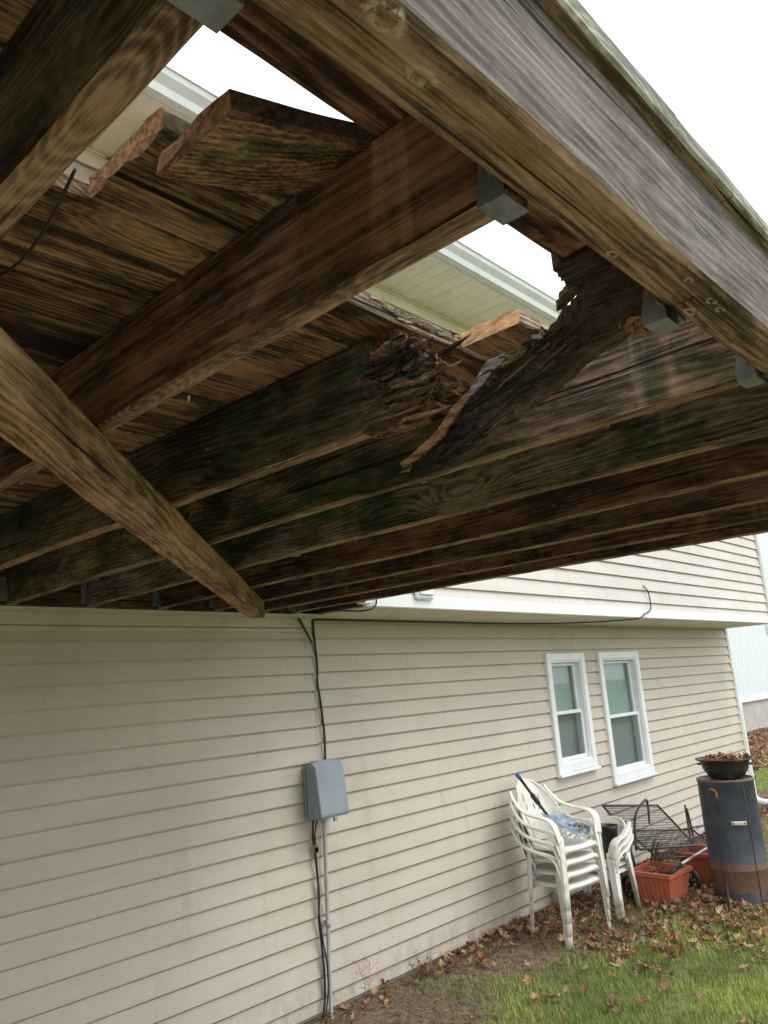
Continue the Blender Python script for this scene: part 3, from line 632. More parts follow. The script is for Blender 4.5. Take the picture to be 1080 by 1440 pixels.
# rim beam: two plies, inner one butted
bm = bmesh.new(); timber(bm, (-5.0, YR-.0385, JZ), (1.084, YR-.0385, JZ), (0,1,0), (0,0,1), .038, .183, 60, .0018, .005, seed=20); wobj('rim_board', bm, M['rim'], deck)
bm = bmesh.new(); timber(bm, (1.088, YR-.040, JZ+.002), (3.42, YR-.040, JZ), (0,1,0), (0,0,1), .038, .181, 40, .0018, .005, seed=22); wobj('rim_board', bm, M['rim'], deck)
bm = bmesh.new(); timber(bm, (-5.0, YR-.079, JZ-.002), (3.42, YR-.079, JZ-.002), (0,1,0), (0,0,1), .038, .182, 110, .002, .006, seed=24)
for fc in bm.faces:
    if fc.normal.y < -.88: fc.material_index = 1
o = wobj('rim_board', bm, [M['rim'], M['silver']], deck); o['label'] = 'outer rim board weathered silver grey on its face'
# deck boards
rb = random.Random(11)
def board(y0, y1, x0=-5.0, x1=3.44, z=BZ, t=BT, mat=None, ends=None, side=None, extra=None, rough=0, segs=None, sag=None, name='deck_board'):
    bm = bmesh.new(); zz = z+rb.uniform(-.0012,.0012)
    timber(bm, (x0, y0+.0015, zz), (x1, y0+.0015, zz), (0,1,0), (0,0,1), y1-y0-.003, t, segs or max(8,int((x1-x0)/.05)), .0016, .004, seed=rb.uniform(0,50), endmi=1, rough=rough, sag=sag)
    if extra: timber(bm, *extra[:2], (0,1,0), (0,0,1), extra[2], t, 30, .0016, .003, seed=3, endmi=1, rough=rough)
    if side:
        for fc in bm.faces:
            if fc.normal.y < -.6: fc.material_index = 2
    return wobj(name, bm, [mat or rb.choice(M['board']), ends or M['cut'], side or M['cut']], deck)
o = board(.288, .432, -5.0, .958, mat=M['lip'], side=M['liptop'], z=BZ-.012); o['label'] = 'outermost deck board with mossy green edge'
board(.291, .432, .962, 1.165, mat=M['lip'], side=M['liptop'], z=BZ-.012)
board(.292, .432, 1.17, 3.44, mat=M['lip'], side=M['liptop'], z=BZ-.012)
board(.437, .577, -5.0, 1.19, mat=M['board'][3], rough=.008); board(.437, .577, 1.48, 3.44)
# ragged black stub where board rotted away over the broken joist
bm = bmesh.new()
stub = jag([(1.13,.44),(1.13,.586),(1.16,.588),(1.185,.600),(1.20,.596),(1.21,.606),(1.222,.590),(1.238,.580),(1.252,.565),(1.275,.54),(1.30,.51),(1.30,.44)], 5, .005, 12)
prism(bm, stub, lambda p, k: Vector((p[0], p[1], .695+k*.036+.004*noise.noise(Vector((p[0]*60,p[1]*60,k))))))
stub = jag([(1.195,.57),(1.212,.600),(1.232,.630),(1.252,.650),(1.272,.664),(1.274,.650),(1.262,.628),(1.252,.605),(1.24,.575)], 5, .003, 14)
prism(bm, stub, lambda p, k: Vector((p[0], p[1], .690+.10*(.66-p[1])+k*.012+.003*noise.noise(Vector((p[0]*80,p[1]*80,k))))), 1, 1)
o = wobj('rotten_board_stub', bm, [M['rotdark'], M['rot']], deck)
# third row: left piece stays beyond frame, one piece droops, rest missing
board(.585, .735, -5.0, .285)
bm = bmesh.new()
timber(bm, (.447,.580,.618), (.70,.578,.7085), (0,1,0), (0,0,1), .150, .034, 14, .0022, .005, seed=77, endmi=1, rough=.004, sag=lambda t: (0,0,-.006*math.sin(t*3)))
for fc in bm.faces:
    if fc.normal.y < -.6: fc.material_index = 2
o = wobj('deck_board', bm, [M['board'][0], M['cut'], M['joist6']], deck); o['label'] = 'sawn-off deck board drooping from the joist into the hole'
board(.585, .735, 1.50, 3.44)
# fourth and fifth rows with stepped ends
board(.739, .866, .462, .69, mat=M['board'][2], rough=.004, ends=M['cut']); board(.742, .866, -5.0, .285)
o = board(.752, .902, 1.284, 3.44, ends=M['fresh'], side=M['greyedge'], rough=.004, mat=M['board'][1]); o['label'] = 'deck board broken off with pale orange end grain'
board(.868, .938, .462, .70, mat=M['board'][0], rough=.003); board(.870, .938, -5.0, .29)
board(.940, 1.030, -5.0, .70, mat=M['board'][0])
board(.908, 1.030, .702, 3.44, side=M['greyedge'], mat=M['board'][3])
bm = bmesh.new()
for i in range(16): x = .98+rnd.random()*.30; shard(bm, (x,.907,BZ+.006+rnd.random()*.024), (x+rnd.uniform(.03,.08),.905-rnd.random()*.004,BZ+.008+rnd.random()*.02), .012, .004, 1200+i, 0, .002)
wobj('splintered_edge', bm, M['greyedge'], deck)
y = 1.034; n = 0
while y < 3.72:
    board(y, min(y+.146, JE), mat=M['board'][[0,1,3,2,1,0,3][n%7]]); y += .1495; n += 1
bm = bmesh.new(); timber(bm, (-5.0, JE+.003, JZ-.004), (3.26, JE+.003, JZ-.004), (0,1,0), (0,0,1), .038, .187, 40, .001, .004); wobj('ledger', bm, M['ledger'], deck)
# brace: a 4x4 under the joists, at 45 degrees
bd = Vector((.703,.711,0)).normalized(); bs = Vector((-bd.y, bd.x, 0))
p0 = Vector((-.9, -.9*1.0103+.628, JZ-.092)); p1 = Vector((2.66, 3.30, JZ-.092)); p1 = p0 + bd*((p1-p0).dot(bd))
bm = bmesh.new(); timber(bm, p0, p1, bs, (0,0,1), .089, .089, 70, .0022, .006, seed=55)
o = wobj('brace', bm, M['brace'], deck); o['label'] = 'paler tan square brace running diagonally under the joists'
bm = bmesh.new(); tube(bm, spline([(.43,.90,.704),(.40,.86,.66),(.358,.76,.605),(.37,.83,.600),(.383,.92,.598),(.387,.99,.600),(.38,1.06,.603)][2:], 6), .0022, 5)
tag(wobj('cable', bm, M['wire'], None), 'thin dark wire curving under the deck boards at upper left', 'wire')
# pale nail tips and galls under the deck
for i in range(34):
    bm = bmesh.new()
    jx = rnd.choice([.70,1.5,1.9,2.3,.3,2.7]); yy = rnd.uniform(.6,3.2); tube(bm, [(jx+.019+rnd.uniform(-.012,.012), yy, JZ+.001),(jx+.019+rnd.uniform(-.012,.012), yy+rnd.uniform(.004,.012), JZ-.0035)], .0022, 5)
    wobj('nail', bm, M['liptop'], deck)
# ---------------------------------------------------------------- neighbour
nb = empty('neighbour_building', (27, 8.5, GZ), 'neighbouring house in pale vertical board siding over a concrete foundation', 'house')
bm = bmesh.new(); x = 21.5
while x < 36:
    cbox(bm, (x, 8.40, -.93), (x+.285, 8.46, 7), .01); box(bm, (x+.2855, 8.42, -.93), (x+.2995, 8.46, 7)); x += .30
wobj('wall', bm, plain('pale_board_siding', (.68,.75,.78), .5, .03, 3), nb)
bm = bmesh.new(); cbox(bm, (21.5,8.36,-1.06),(36,8.46,-.925),.01); wobj('bottom_trim', bm, M['white'], nb)
bm = bmesh.new(); box(bm, (21.5,8.47,-.92),(36,16,7.2)); wobj('core', bm, M['white'], nb)
bm = bmesh.new(); box(bm, (21.5,8.44,GZ-.3),(36,15.9,-1.0)); wobj('foundation', bm, plain('grey_concrete', (.46,.45,.42), .9, .1, 2, .2), nb)
bm = bmesh.new(); prism(bm, [(8.0,7.0),(8.0,7.2),(12.2,9.4),(16.4,7.2),(16.4,7.0)], lambda p, k: Vector((21 if k == 0 else 36.5, p[0], p[1]))); wobj('roof', bm, M['roof'], nb)
bm = bmesh.new()
for a, b in (((27.55,8.33,.98),(27.65,8.399,2.2)),((29.2,8.33,.98),(29.3,8.399,2.2)),((27.651,8.33,.98),(29.199,8.399,1.08)),((27.651,8.33,2.1),(29.199,8.399,2.2)),((28.39,8.34,1.081),(28.45,8.399,2.099))): cbox(bm, a, b, .008)
wn = wobj('window', bm, M['white'], nb)
bm = bmesh.new(); box(bm, (27.652,8.37,1.082),(28.388,8.396,2.098)); box(bm, (28.452,8.37,1.082),(29.198,8.396,2.098)); wobj('pane', bm, glassy('dark_glass', (.10,.16,.22)), wn)
# downspout elbow at the house corner
bm = bmesh.new(); tube(bm, spline([(11.47,4.03,-.4),(11.47,4.03,-1.6),(11.47,4.02,-1.74),(11.50,3.93,-1.80),(11.62,3.7,-1.83),(11.9,3.3,-1.86)], 6), .042, 12)
tag(wobj('downspout', bm, M['white'], None), 'white downspout elbow at the far corner of the house', 'downspout')
# ---------------------------------------------------------------- monobloc chairs
def chair(label, group, bh=.46, sc=(.88,.92,1), low=False):
    root = empty('plastic_chair', (0,0,0), label, 'chair', group)
    # seat: dished, with a rolled front lip
    bm = bmesh.new(); nx, ny = 14, 14; G = []
    for i in range(nx+1):
        row = []
        for j in range(ny+1):
            a = -1+2*i/nx; b = j/ny; hw = .225 - .03*b; x = a*hw; yy = -.235+.43*b
            z = .425 - .022*(1-a*a)*math.sin(min(1,b*1.1)*math.pi) - .02*b
            if j == 0: z -= .048; yy += .004
            if j == 1: yy = -.238; z -= .012
            if i in (0,nx): z -= .03
            row.append(bm.verts.new((x,yy - .018*(1-a*a)*(1-b),z)))
        G.append(row)
    for i in range(nx):
        for j in range(ny): bm.faces.new((G[i][j],G[i+1][j],G[i+1][j+1],G[i][j+1])).smooth = True
    bmesh.ops.recalc_face_normals(bm, faces=bm.faces[:]); bmesh.ops.solidify(bm, geom=bm.faces[:], thickness=.004)
    obj('seat', bm, M['plastic'], root, True)
    # back shell: wide rounded top, fan slots
    bm = bmesh.new(); nu, nv = 72, 54; V = {}
    def top(a): return bh*(1-abs(a)**(2.6 if not low else 3.6))**.5
    for i in range(nu+1):
        a = -1+2*i/nu; a_ = math.sin(a*math.pi/2)*.999
        for j in range(nv+1):
            b = j/nv; h = top(a_)*b
            h = max(h, b*.10); w = .215+.045*min(1,h/.3)
            V[i,j] = bm.verts.new((a_*w, .20+.30*h + .015 - .10*abs(a_)**2.2, .405+h))
    for i in range(nu):
        for j in range(nv):
            a = math.sin((-1+2*(i+.5)/nu)*math.pi/2); b = (j+.5)/nv
            slot = False
            if not low:
                if .50 < b < .78 and abs(a) < .62:
                    for c in (-.40,-.20,0,.20,.40):
                        if abs(a - c*(.62+.75*b)) < .017: slot = True
                if .22 < b < .44 and abs(a) < .86:
                    for c in (-.78,.78):
                        if abs(a - c) < .045*math.sin((b-.22)/.22*math.pi): slot = True
            else:
                if .16 < b < .80 and abs(a) < .90:
                    slot = abs(a) % .30 > .085 if abs(a) < .86 else False
            if not slot: bm.faces.new((V[i,j],V[i+1,j],V[i+1,j+1],V[i,j+1])).smooth = True
    bmesh.ops.recalc_face_normals(bm, faces=bm.faces[:]); bmesh.ops.solidify(bm, geom=bm.faces[:], thickness=.005)
    rim = []
    for i in range(nu+1):
        a_ = math.sin((-1+2*i/nu)*math.pi/2)*.999; h = max(top(a_), .10); w = .215+.045*min(1,h/.3); rim.append((a_*w, .20+.30*h+.015-.17*abs(a_)**2.4, .405+h))
    tube(bm, rim, .0085, 8)
    obj('backrest', bm, M['plastic'], root, True)
    for s in (-1,1):
        bm = bmesh.new()
        P = spline(([(s*.236,.300,.800),(s*.256,.245,.735),(s*.270,.16,.672),(s*.284,.05,.642)] if not low else [(s*.225,.235,.715),(s*.262,.15,.70),(s*.285,.05,.67)])+[(s*.292,-.05,.632),(s*.292,-.14,.620),(s*.287,-.195,.585),(s*.276,-.213,.53),(s*.262,-.225,.46)], 6); n = len(P)
        band(bm, P, [.026+.050*min(1,i/(n-1)*1.8) for i in range(n)], .014, [Vector((s,0,0)).lerp(Vector((0,-.2,0))+Vector((s*.9,0,0)), i/n) for i in range(n)])
        obj('armrest', bm, M['plastic'], root)
        bm = bmesh.new(); P = [(s*.252,-.215,.50),(s*.255,-.222,.42),(s*.262,-.232,.25),(s*.268,-.238,.10),(s*.272,-.242,.0)]
        band(bm, P, [.062,.064,.054,.046,.040], .008, (1,.25*s,0)); band(bm, [Vector(p)+Vector((s*.026,.018,0)) for p in P], [.052,.056,.048,.040,.034], .008, (.15*s,1,0))
        obj('leg', bm, M['plastic'], root)
        bm = bmesh.new(); P = [(s*.20,.17,.42),(s*.21,.175,.28),(s*.225,.180,.12),(s*.232,.185,.0)]
        band(bm, P, [.056,.050,.042,.036], .008, (1,0,0)); band(bm, [Vector(p)+Vector((s*.022,-.016,0)) for p in P], [.048,.044,.038,.032], .008, (0,1,0))
        obj('leg', bm, M['plastic'], root)
    bm = bmesh.new(); band(bm, [(-.215,.200,.375),(0,.225,.372),(.215,.200,.375)], .06, .006, (0,0,1)); obj('apron', bm, M['plastic'], root)
    for ch in COL.objects:
        if ch.parent == root: ch.data.transform(Matrix.Diagonal((*sc, 1)))
    return root
ords = ['lowest', 'second lowest', 'second highest', 'topmost']
c0 = chair('lowest white plastic armchair of the stack of four against the siding', 'white plastic chairs stacked against the wall')
def stack(base, n, loc, rz, dz, dy, names, grp, first=None):
    out = []
    for i in range(n):
        c = first if (i == 0 and first) else copy_tree(base)
        v = Vector((0, dy*i, 0)); v.rotate(Matrix.Rotation(rz, 3, 'Z'))
        c.location = Vector(loc)+v+Vector((random.uniform(-.003,.003),0,dz*i)); c.rotation_euler = (0,0,rz+random.uniform(-.01,.01)); c['label'] = names[i]; c['group'] = grp; out.append(c)
    return out
K1 = (5.665,3.55,GZ+.012); R1 = math.radians(-8)
stack(c0, 4, K1, R1, .088, -.008, ['%s white plastic armchair of the stack of four against the siding' % o for o in ords], 'white plastic chairs stacked against the wall', c0)
K2 = (6.42,3.64,GZ+.012); R2 = math.radians(-90)
c1 = chair('low white chair', 'white plastic chairs stacked behind the taller stack', .33, (1,1,.80), True)
stack(c1, 3, K2, R2, .052, -.010, ['%s white plastic chair of the stack of three behind the taller stack' % o for o in ('lowest','middle','topmost')], 'white plastic chairs stacked behind the taller stack', c1)
# ---------------------------------------------------------------- shovel on the chairs
sv = empty('snow_shovel', (5.72,3.40,-1.2), 'snow shovel with black handle, blue tip and pale blue blade lying on the topmost chair', 'shovel')
A = Vector((5.625,3.82,-.752)); B = Vector((5.694,3.60,-1.09)); C_ = Vector((5.69,3.30,-1.215))
bm = bmesh.new(); tube(bm, [A, A.lerp(B,.5), B, B.lerp(C_,.25)], .012, 10); wobj('handle', bm, M['black'], sv)
bm = bmesh.new(); tube(bm, [A.lerp(B,.40), A.lerp(B,.45), A.lerp(B,.60), A.lerp(B,.65)], .02, 10, rads=[.013,.021,.021,.013]); wobj('grip', bm, M['black'], sv)
bm = bmesh.new(); tube(bm, [A+(A-B)*.06, A+(A-B)*.055, A, A.lerp(B,.05)], .017, 10, rads=[.008,.017,.018,.014]); wobj('tip', bm, M['bluetip'], sv)
bm = bmesh.new(); d1 = (C_-B).normalized(); G = []
for i in range(13):
    row = []
    for j in range(15):
        a = -1+2*i/12; b = j/14; p = B + d1*(.33*b-.02) + Vector((1,0,0))*a*(.105+.015*b) + Vector((0,0,1))*(.03*a*a + .02 - .012*math.cos(a*9) + .018*noise.noise(Vector((i*.55,j*.5,3))))
        row.append(bm.verts.new(p))
    G.append(row)
for i in range(12):
    for j in range(14): bm.faces.new((G[i][j],G[i+1][j],G[i+1][j+1],G[i][j+1]))
bmesh.ops.solidify(bm, geom=bm.faces[:], thickness=.004); wobj('blade', bm, M['blue'], sv, True)
# black nursery pot on the shorter stack
np_ = empty('nursery_pot', (6.36,3.47,-1.49), 'black plastic nursery pot standing on the shorter chair stack', 'pot')
bm = bmesh.new(); lathe(bm, [(0,.0),(.075,.0),(.078,.01),(.098,.245),(.108,.247),(.110,.28),(.102,.28),(.100,.25),(.092,.24),(.072,.02),(0,.02)], 32); [setattr(v,'co',Vector((v.co.x*.76,v.co.y*.76,v.co.z*.93))) for v in bm.verts]; obj('body', bm, M['black'], np_, True)
# ---------------------------------------------------------------- terracotta planters
def planter(loc, rz, label):
    r_ = empty('planter', loc, label, 'planter', 'terracotta planters by the drum', rz)
    bm = bmesh.new(); n = 16; H = .29; a, b = .135, .180
    def ringp(w, z, amp):
        P = []
        for s in range(4):
            for i in range(n):
                t = -1+2*i/n; off = amp if i%2 else 0
                p = [(t*w, -w+off), (w-off, t*w), (-t*w, w-off), (-w+off, -t*w)][s]; P.append((p[0], p[1], z))
        return P
    R_ = [[bm.verts.new(p) for p in ringp(a+(b-a)*q, H*q*.84, .004)] for q in (0,.25,.5,.75,1)]
    R_ += [[bm.verts.new(p) for p in ringp(w, z, 0)] for w, z in ((b+.012,H*.85),(b+.018,H*.87),(b+.020,H*.98),(b+.010,H),(b-.008,H*.99),(b-.010,H*.85),(b-.03,H*.5))]
    for p, q in zip(R_, R_[1:]):
        for i in range(len(p)): bm.faces.new((p[i],p[(i+1)%len(p)],q[(i+1)%len(p)],q[i]))
    bm.faces.new(R_[0][::-1]); obj('body', bm, M['terra'], r_)
    bm = bmesh.new(); G = [[bm.verts.new((-.152+.0304*i, -.152+.0304*j, H*.78+.012*noise.noise(Vector((i*.7,j*.7,loc[0]))))) for j in range(11)] for i in range(11)]
    for i in range(10):
        for j in range(10): bm.faces.new((G[i][j],G[i+1][j],G[i+1][j+1],G[i][j+1]))
    obj('potting_soil', bm, M['soil'], r_, True)
    return r_
planter((6.78,3.27,GZ+.01), math.radians(-4), 'square ribbed terracotta planter in front of the fallen wire table')
planter((7.62,3.22,GZ+.01), math.radians(10), 'terracotta planter mostly hidden behind the dark drum')
bm = bmesh.new(); tube(bm, [(6.60,3.10,-1.63),(6.78,3.07,-1.585)], .017, 10, mi=1); tube(bm, [(6.78,3.07,-1.585),(7.28,3.03,-1.545)], .012, 10)
tag(wobj('metal_rod', bm, [plain('bare_aluminium', (.55,.56,.56), .35, .1, 9, metal=.7), M['black']], None), 'silver rod with dark grip leaning out of the front terracotta planter', 'rod')
# ---------------------------------------------------------------- fallen wire-mesh table
tb = empty('wire_table', (7.4,3.6,GZ), 'brown wire-mesh patio table tipped on its side against the siding', 'table')
def meshpanel(name, o, ux, uy, nx, ny, parent, fr=.012, wr=.0022):
    o, ux, uy = Vector(o), Vector(ux), Vector(uy)
    bm = bmesh.new(); c = [o, o+ux, o+ux+uy, o+uy]; tube(bm, [c[0],c[0].lerp(c[1],.5),c[1]], fr, 8); tube(bm, [c[1],c[2]], fr, 8); tube(bm, [c[2],c[3]], fr, 8); tube(bm, [c[3],c[0]], fr, 8)
    f_ = wobj(name, bm, M['iron'], parent); bm = bmesh.new()
    for i in range(1, nx): tube(bm, [o+ux*i/nx, o+ux*i/nx+uy], wr, 4)
    for j in range(1, ny): tube(bm, [o+uy*j/ny, o+uy*j/ny+ux], wr*1.6, 4)
    wobj('wire_mesh', bm, M['iron'], f_); return f_
meshpanel('table_top', (6.92,3.80,-1.17), (1.02,-.05,-.145), (-.28,-.45,-.295), 44, 16, tb, .011, .0016)
meshpanel('shelf', (6.95,3.62,-1.385), (1.25,-.08,-.19), (-.05,-.30,-.20), 44, 14, tb, .009, .0016)
for pts in (((6.98,3.62,-1.40),(6.94,3.58,-1.62),(7.0,3.55,-1.9)), ((7.15,3.45,-1.48),(7.02,3.44,-1.62),(6.92,3.42,-1.90)), ((7.15,3.42,-1.50),(7.12,3.46,-1.66),(7.14,3.44,-1.92)), ((7.30,3.72,-1.62),(7.32,3.70,-1.33),(7.48,3.66,-1.20),(7.54,3.66,-1.24),(7.52,3.66,-1.42)), ((8.05,3.5,-1.35),(8.1,3.5,-1.6),(8.1,3.5,-1.92)), ((8.25,3.6,-1.35),(8.27,3.6,-1.92))):
    bm = bmesh.new(); tube(bm, spline(pts, 6), .011, 8); wobj('leg', bm, M['iron'], tb)
bm = bmesh.new(); tube(bm, [(7.85,3.52,-1.52),(8.75,3.50,-1.60)], .009, 8); wobj('rail', bm, M['iron'], tb)
for i, (x, y) in enumerate(((7.25,3.20),(6.84,3.60))):
    w = empty('wheel', (x,y,GZ+.105), ['black spoked plastic wheel between the terracotta planters','black plastic wheel behind the left of the front planter'][i], 'wheel', 'loose black wheels', math.radians(60))
    bm = bmesh.new(); tube(bm, [(.085*math.cos(a), 0, .085*math.sin(a)) for a in [2*math.pi*q/28 for q in range(28)]], .02, 8, closed=True); obj('tyre', bm, M['black'], w, True)
    bm = bmesh.new(); tube(bm, [(0,-.028,0),(0,.028,0)], .022, 12)
    for q in range(6): a = q*math.pi/3; band(bm, [(0,0,0),(.075*math.cos(a),0,.075*math.sin(a))], .018, .01, (0,1,0))
    obj('hub', bm, M['black'], w)
# ---------------------------------------------------------------- dark drum, bowl, stake
TX, TY = 7.17, 2.74
TR, TH = .228, 1.0
dr = empty('steel_drum', (TX,TY,GZ), 'tall dark blue-black steel drum with rust band standing on leaf litter', 'drum')
k = NT('drum_paint'); ob = k.x.outputs['Object']; sp = k.n('ShaderNodeSeparateXYZ'); k.l(ob, sp.inputs[0])
n1 = k.noise(ob, 5, 6, .65, .3); n2 = k.noise(k.map(ob,(9,9,.8)), 1, 5, .6); n3 = k.noise(ob, 60, 3, .6)
c = k.mix(k.ramp(n1,(.35,.7)), (.035,.042,.06), (.075,.085,.11))
zb = k.math('ADD', sp.outputs[2], k.math('MULTIPLY', k.math('SUBTRACT', n1, .5), .24))
rb_ = k.math('MULTIPLY', k.ramp(zb,(.09,.13)), k.ramp(zb,(.32,.37,1,0)))
rustc = k.mix(k.ramp(n3,(.3,.7)), (.11,.055,.035), (.20,.105,.065))
c = k.mix(k.math('MULTIPLY', rb_, .85), c, rustc)
c = k.mix(k.math('MULTIPLY', k.ramp(n2,(.66,.74)), .75), c, (.17,.075,.035))
c = k.mix(k.ramp(sp.outputs[2],(.982,.99)), c, rustc)
M['drum'] = k.done(c, .42, k.bump(n1,.15,.01), .5)
bm = bmesh.new(); lathe(bm, [(0,.0),(TR,.0),(TR+.004,.01),(TR+.004,.022),(TR,.03),(TR,.28),(TR+.002,.285),(TR,.29),(TR,TH-.03),(TR+.005,TH-.024),(TR+.005,TH-.004),(TR,TH),(TR-.01,TH),(TR-.014,TH-.012),(0,TH-.010)], 64); obj('shell', bm, M['drum'], dr, True)
va = math.atan2(-TY, -TX)            # direction from the drum towards the camera
def onD(a, z, rr=0): return Vector(((TR+rr)*math.cos(va+a), (TR+rr)*math.sin(va+a), z))
bm = bmesh.new()
for a in (-.62+.05, .62): tube(bm, [onD(a, z, .001) for z in (.03,.3,.6,.965)], .004, 6)
obj('door_seam', bm, M['iron'], dr)
HZ = .665
bm = bmesh.new(); P = [onD(a, HZ, .03) for a in (-.02,.06,.14,.22,.30,.38,.44)]; band(bm, P, .030, .008, (0,0,1))
for a in (.02,.40): tube(bm, [onD(a,HZ,0), onD(a,HZ,.03)], .008, 8)
h = obj('handle', bm, plain('worn_white_handle', (.66,.63,.54), .5, .1, 20, dirt=(.2,.12,.07), dsc=30, damt=.6), dr)
bm = bmesh.new()
for a in (.04,.38): tube(bm, [onD(a,HZ,.033), onD(a,HZ,.037)], .007, 8)
obj('screw', bm, M['black'], h)
bm = bmesh.new(); tube(bm, spline([onD(-.60,.93,.006), onD(-.45,.925,.012), onD(-.36,.90,.012), onD(-.38,.86,.008)],5), .012, 7); band(bm, [onD(-1.15,.87,.004), onD(-.95,.87,.004)], .012, .003, (0,0,1)); obj('hinge', bm, M['rust'], dr)
bw = empty('bowl', (TX+.03,TY-.01,GZ+TH), 'black enamel bowl filled with dry leaves on top of the dark drum', 'bowl')
bm = bmesh.new(); lathe(bm, [(0,.0),(.13,.0),(.145,.008),(.185,.07),(.20,.135),(.235,.150),(.240,.158),(.232,.160),(.195,.142),(.178,.072),(.13,.012),(0,.010)], 48)
M['enamel'] = plain('dull_black_enamel', (.03,.03,.032), .45, .3, 14, .1, dirt=(.36,.33,.28), dsc=7, damt=.6, dlo=.5, dhi=.72); obj('body', bm, M['enamel'], bw, True)
bm = bmesh.new()
for s in (0, math.pi): tube(bm, spline([(.19*math.cos(va+1.3+s+t), .19*math.sin(va+1.3+s+t), .11) if abs(t) > .1 else (.235*math.cos(va+1.3+s), .235*math.sin(va+1.3+s), .108) for t in (-.25,0,.25)], 4), .008, 6)
obj('handle', bm, M['enamel'], bw)
bm = bmesh.new(); cbox(bm, (-.014,-.004,-.1),(.014,.004,.27),.002); cbox(bm, (-.004,-.016,-.1),(.004,-.0042,.268),.001)
stk = tag(obj('stake', bm, M['iron']), 'short rusty metal stake in the leaves in front of the drum', 'stake'); stk.location = (6.57,2.64,GZ); stk.rotation_euler = (.04,.05,.8)
# ---------------------------------------------------------------- leaves, grass, weeds
LM = [plain('dry_leaf_brown', (.24,.135,.08), .8, .3, 30), plain('dry_leaf_tan', (.46,.29,.17), .8, .25, 30), plain('dry_leaf_rust', (.27,.115,.06), .8, .3, 30), plain('dry_leaf_grey', (.22,.17,.13), .85, .3, 30)]
HALF = [(0,.0),(.08,.05),(.22,.07),(.30,.20),(.38,.22),(.42,.10),(.52,.13),(.60,.30),(.70,.28),(.70,.12),(.80,.13),(.86,.20),(.90,.08),(1,.0)]
def leafmesh(bm, loc, size, rz, tilt, curl, mi, roll=0):
    R = Matrix.Rotation(rz,3,'Z') @ Matrix.Rotation(tilt,3,'Y') @ Matrix.Rotation(roll,3,'X')
    def pt(u, v):
        z = curl*(u-.5)**2*1.6 + abs(v)*curl*.9 + .05*math.sin(u*9+v*12)*curl
        return Vector(loc) + R @ (Vector((u-.5, v, z))*size)
    mid = [bm.verts.new(pt(u,0)) for u, _ in HALF]
    for s in (1,-1):
        sd = [bm.verts.new(pt(u, s*w)) if w > 0 else mid[i] for i, (u, w) in enumerate(HALF)]
        for i in range(len(HALF)-1):
            q = [mid[i], mid[i+1], sd[i+1], sd[i]]; qq = []
            for v in q:
                if v not in qq: qq.append(v)
            if len(qq) > 2: bm.faces.new(qq if s > 0 else qq[::-1]).material_index = mi
rl = random.Random(21)
def litter(x, y):
    """how likely a leaf lies here"""
    w = max(0, 1-abs(y-3.93)/.30)*(.25+.7*max(0,min(1,(x-4.3)/1.2))) if y < 4 else 0
    d = math.hypot(x-6.75, y-2.9); p = math.exp(-(d/.50)**2)*1.1 + math.exp(-(math.hypot(x-7.6,y-2.5)/.75)**2)*.9
    c = math.exp(-(math.hypot(x-5.85,y-3.75)/.42)**2)*.7 + math.exp(-(math.hypot(x-5.6,y-3.2)/.22)**2)*.8+math.exp(-(math.hypot(x-6.2,y-2.5)/.5)**2)*.3
    return min(1, w+p+c+.045+.35*max(0,noise.noise(Vector((x*1.6,y*1.6,4)))-.15))
bm = bmesh.new(); cnt = 0
while cnt < 2300:
    x = rl.uniform(3.4,13); y = rl.uniform(-.2,4.0)
    if x < 4.4 and y < 3.2: continue
    if rl.random() > litter(x,y) or litter(x,y) < .16: continue
    if math.hypot(x-TX,y-TY) < TR: continue
    pile = .05*math.exp(-(math.hypot(x-6.75,y-2.95)/.4)**2)
    leafmesh(bm, (x,y,gh(x,y)+.008+rl.random()*(.03+pile)), rl.uniform(.045,.11), rl.uniform(0,6.3), rl.uniform(-.6,.6), rl.uniform(.3,1.3), rl.choice((0,0,1,1,2,3)), rl.uniform(-.6,.6)); cnt += 1
for i in range(900):     # leaf bed along the far house corner and by the neighbour
    x = rl.uniform(11.5,21); y = rl.uniform(3.0,6.2); leafmesh(bm, (x,y,gh(x,y)+.01+rl.random()*.02), rl.uniform(.07,.13), rl.uniform(0,6.3), rl.uniform(-.5,.5), .4, rl.choice((0,1,2,2)), 0) if noise.noise(Vector((x*.5,y*.5,1))) > -.05 or x < 12.6 else None
for i in range(5200):
    x = rl.uniform(15.5,27); y = rl.uniform(5.3,8.42)
    if y < 5.3+(x-15.5)*.04: continue
    leafmesh(bm, (x,y,gh(x,y)+.01+rl.random()*.03), rl.uniform(.09,.16), rl.uniform(0,6.3), rl.uniform(-.6,.6), .4, rl.choice((0,2,2,3,1)), 0)
tag(obj('leaf_litter', bm, LM), 'drifts of dry brown oak leaves along the wall and around the drum', 'leaf litter', kind='stuff')
# single leaves on the open lawn
for i in range(170):
    while True:
        x = rl.uniform(4.4,9.5); y = rl.uniform(.6,3.6)
        if litter(x,y) < .35: break
    bm = bmesh.new(); s = rl.uniform(.07,.12); leafmesh(bm, (0,0,0), s, 0, rl.uniform(-.3,.3), rl.uniform(.2,.9), 0, rl.uniform(-.4,.4))
    o = tag(obj('fallen_leaf', bm, rl.choice(LM[:3])), 'curled brown oak leaf lying alone on the open lawn', 'leaf', 'single oak leaves scattered on the lawn'); o.location = (x,y,gh(x,y)+.026); o.rotation_euler = (0,0,rl.uniform(0,6.3))
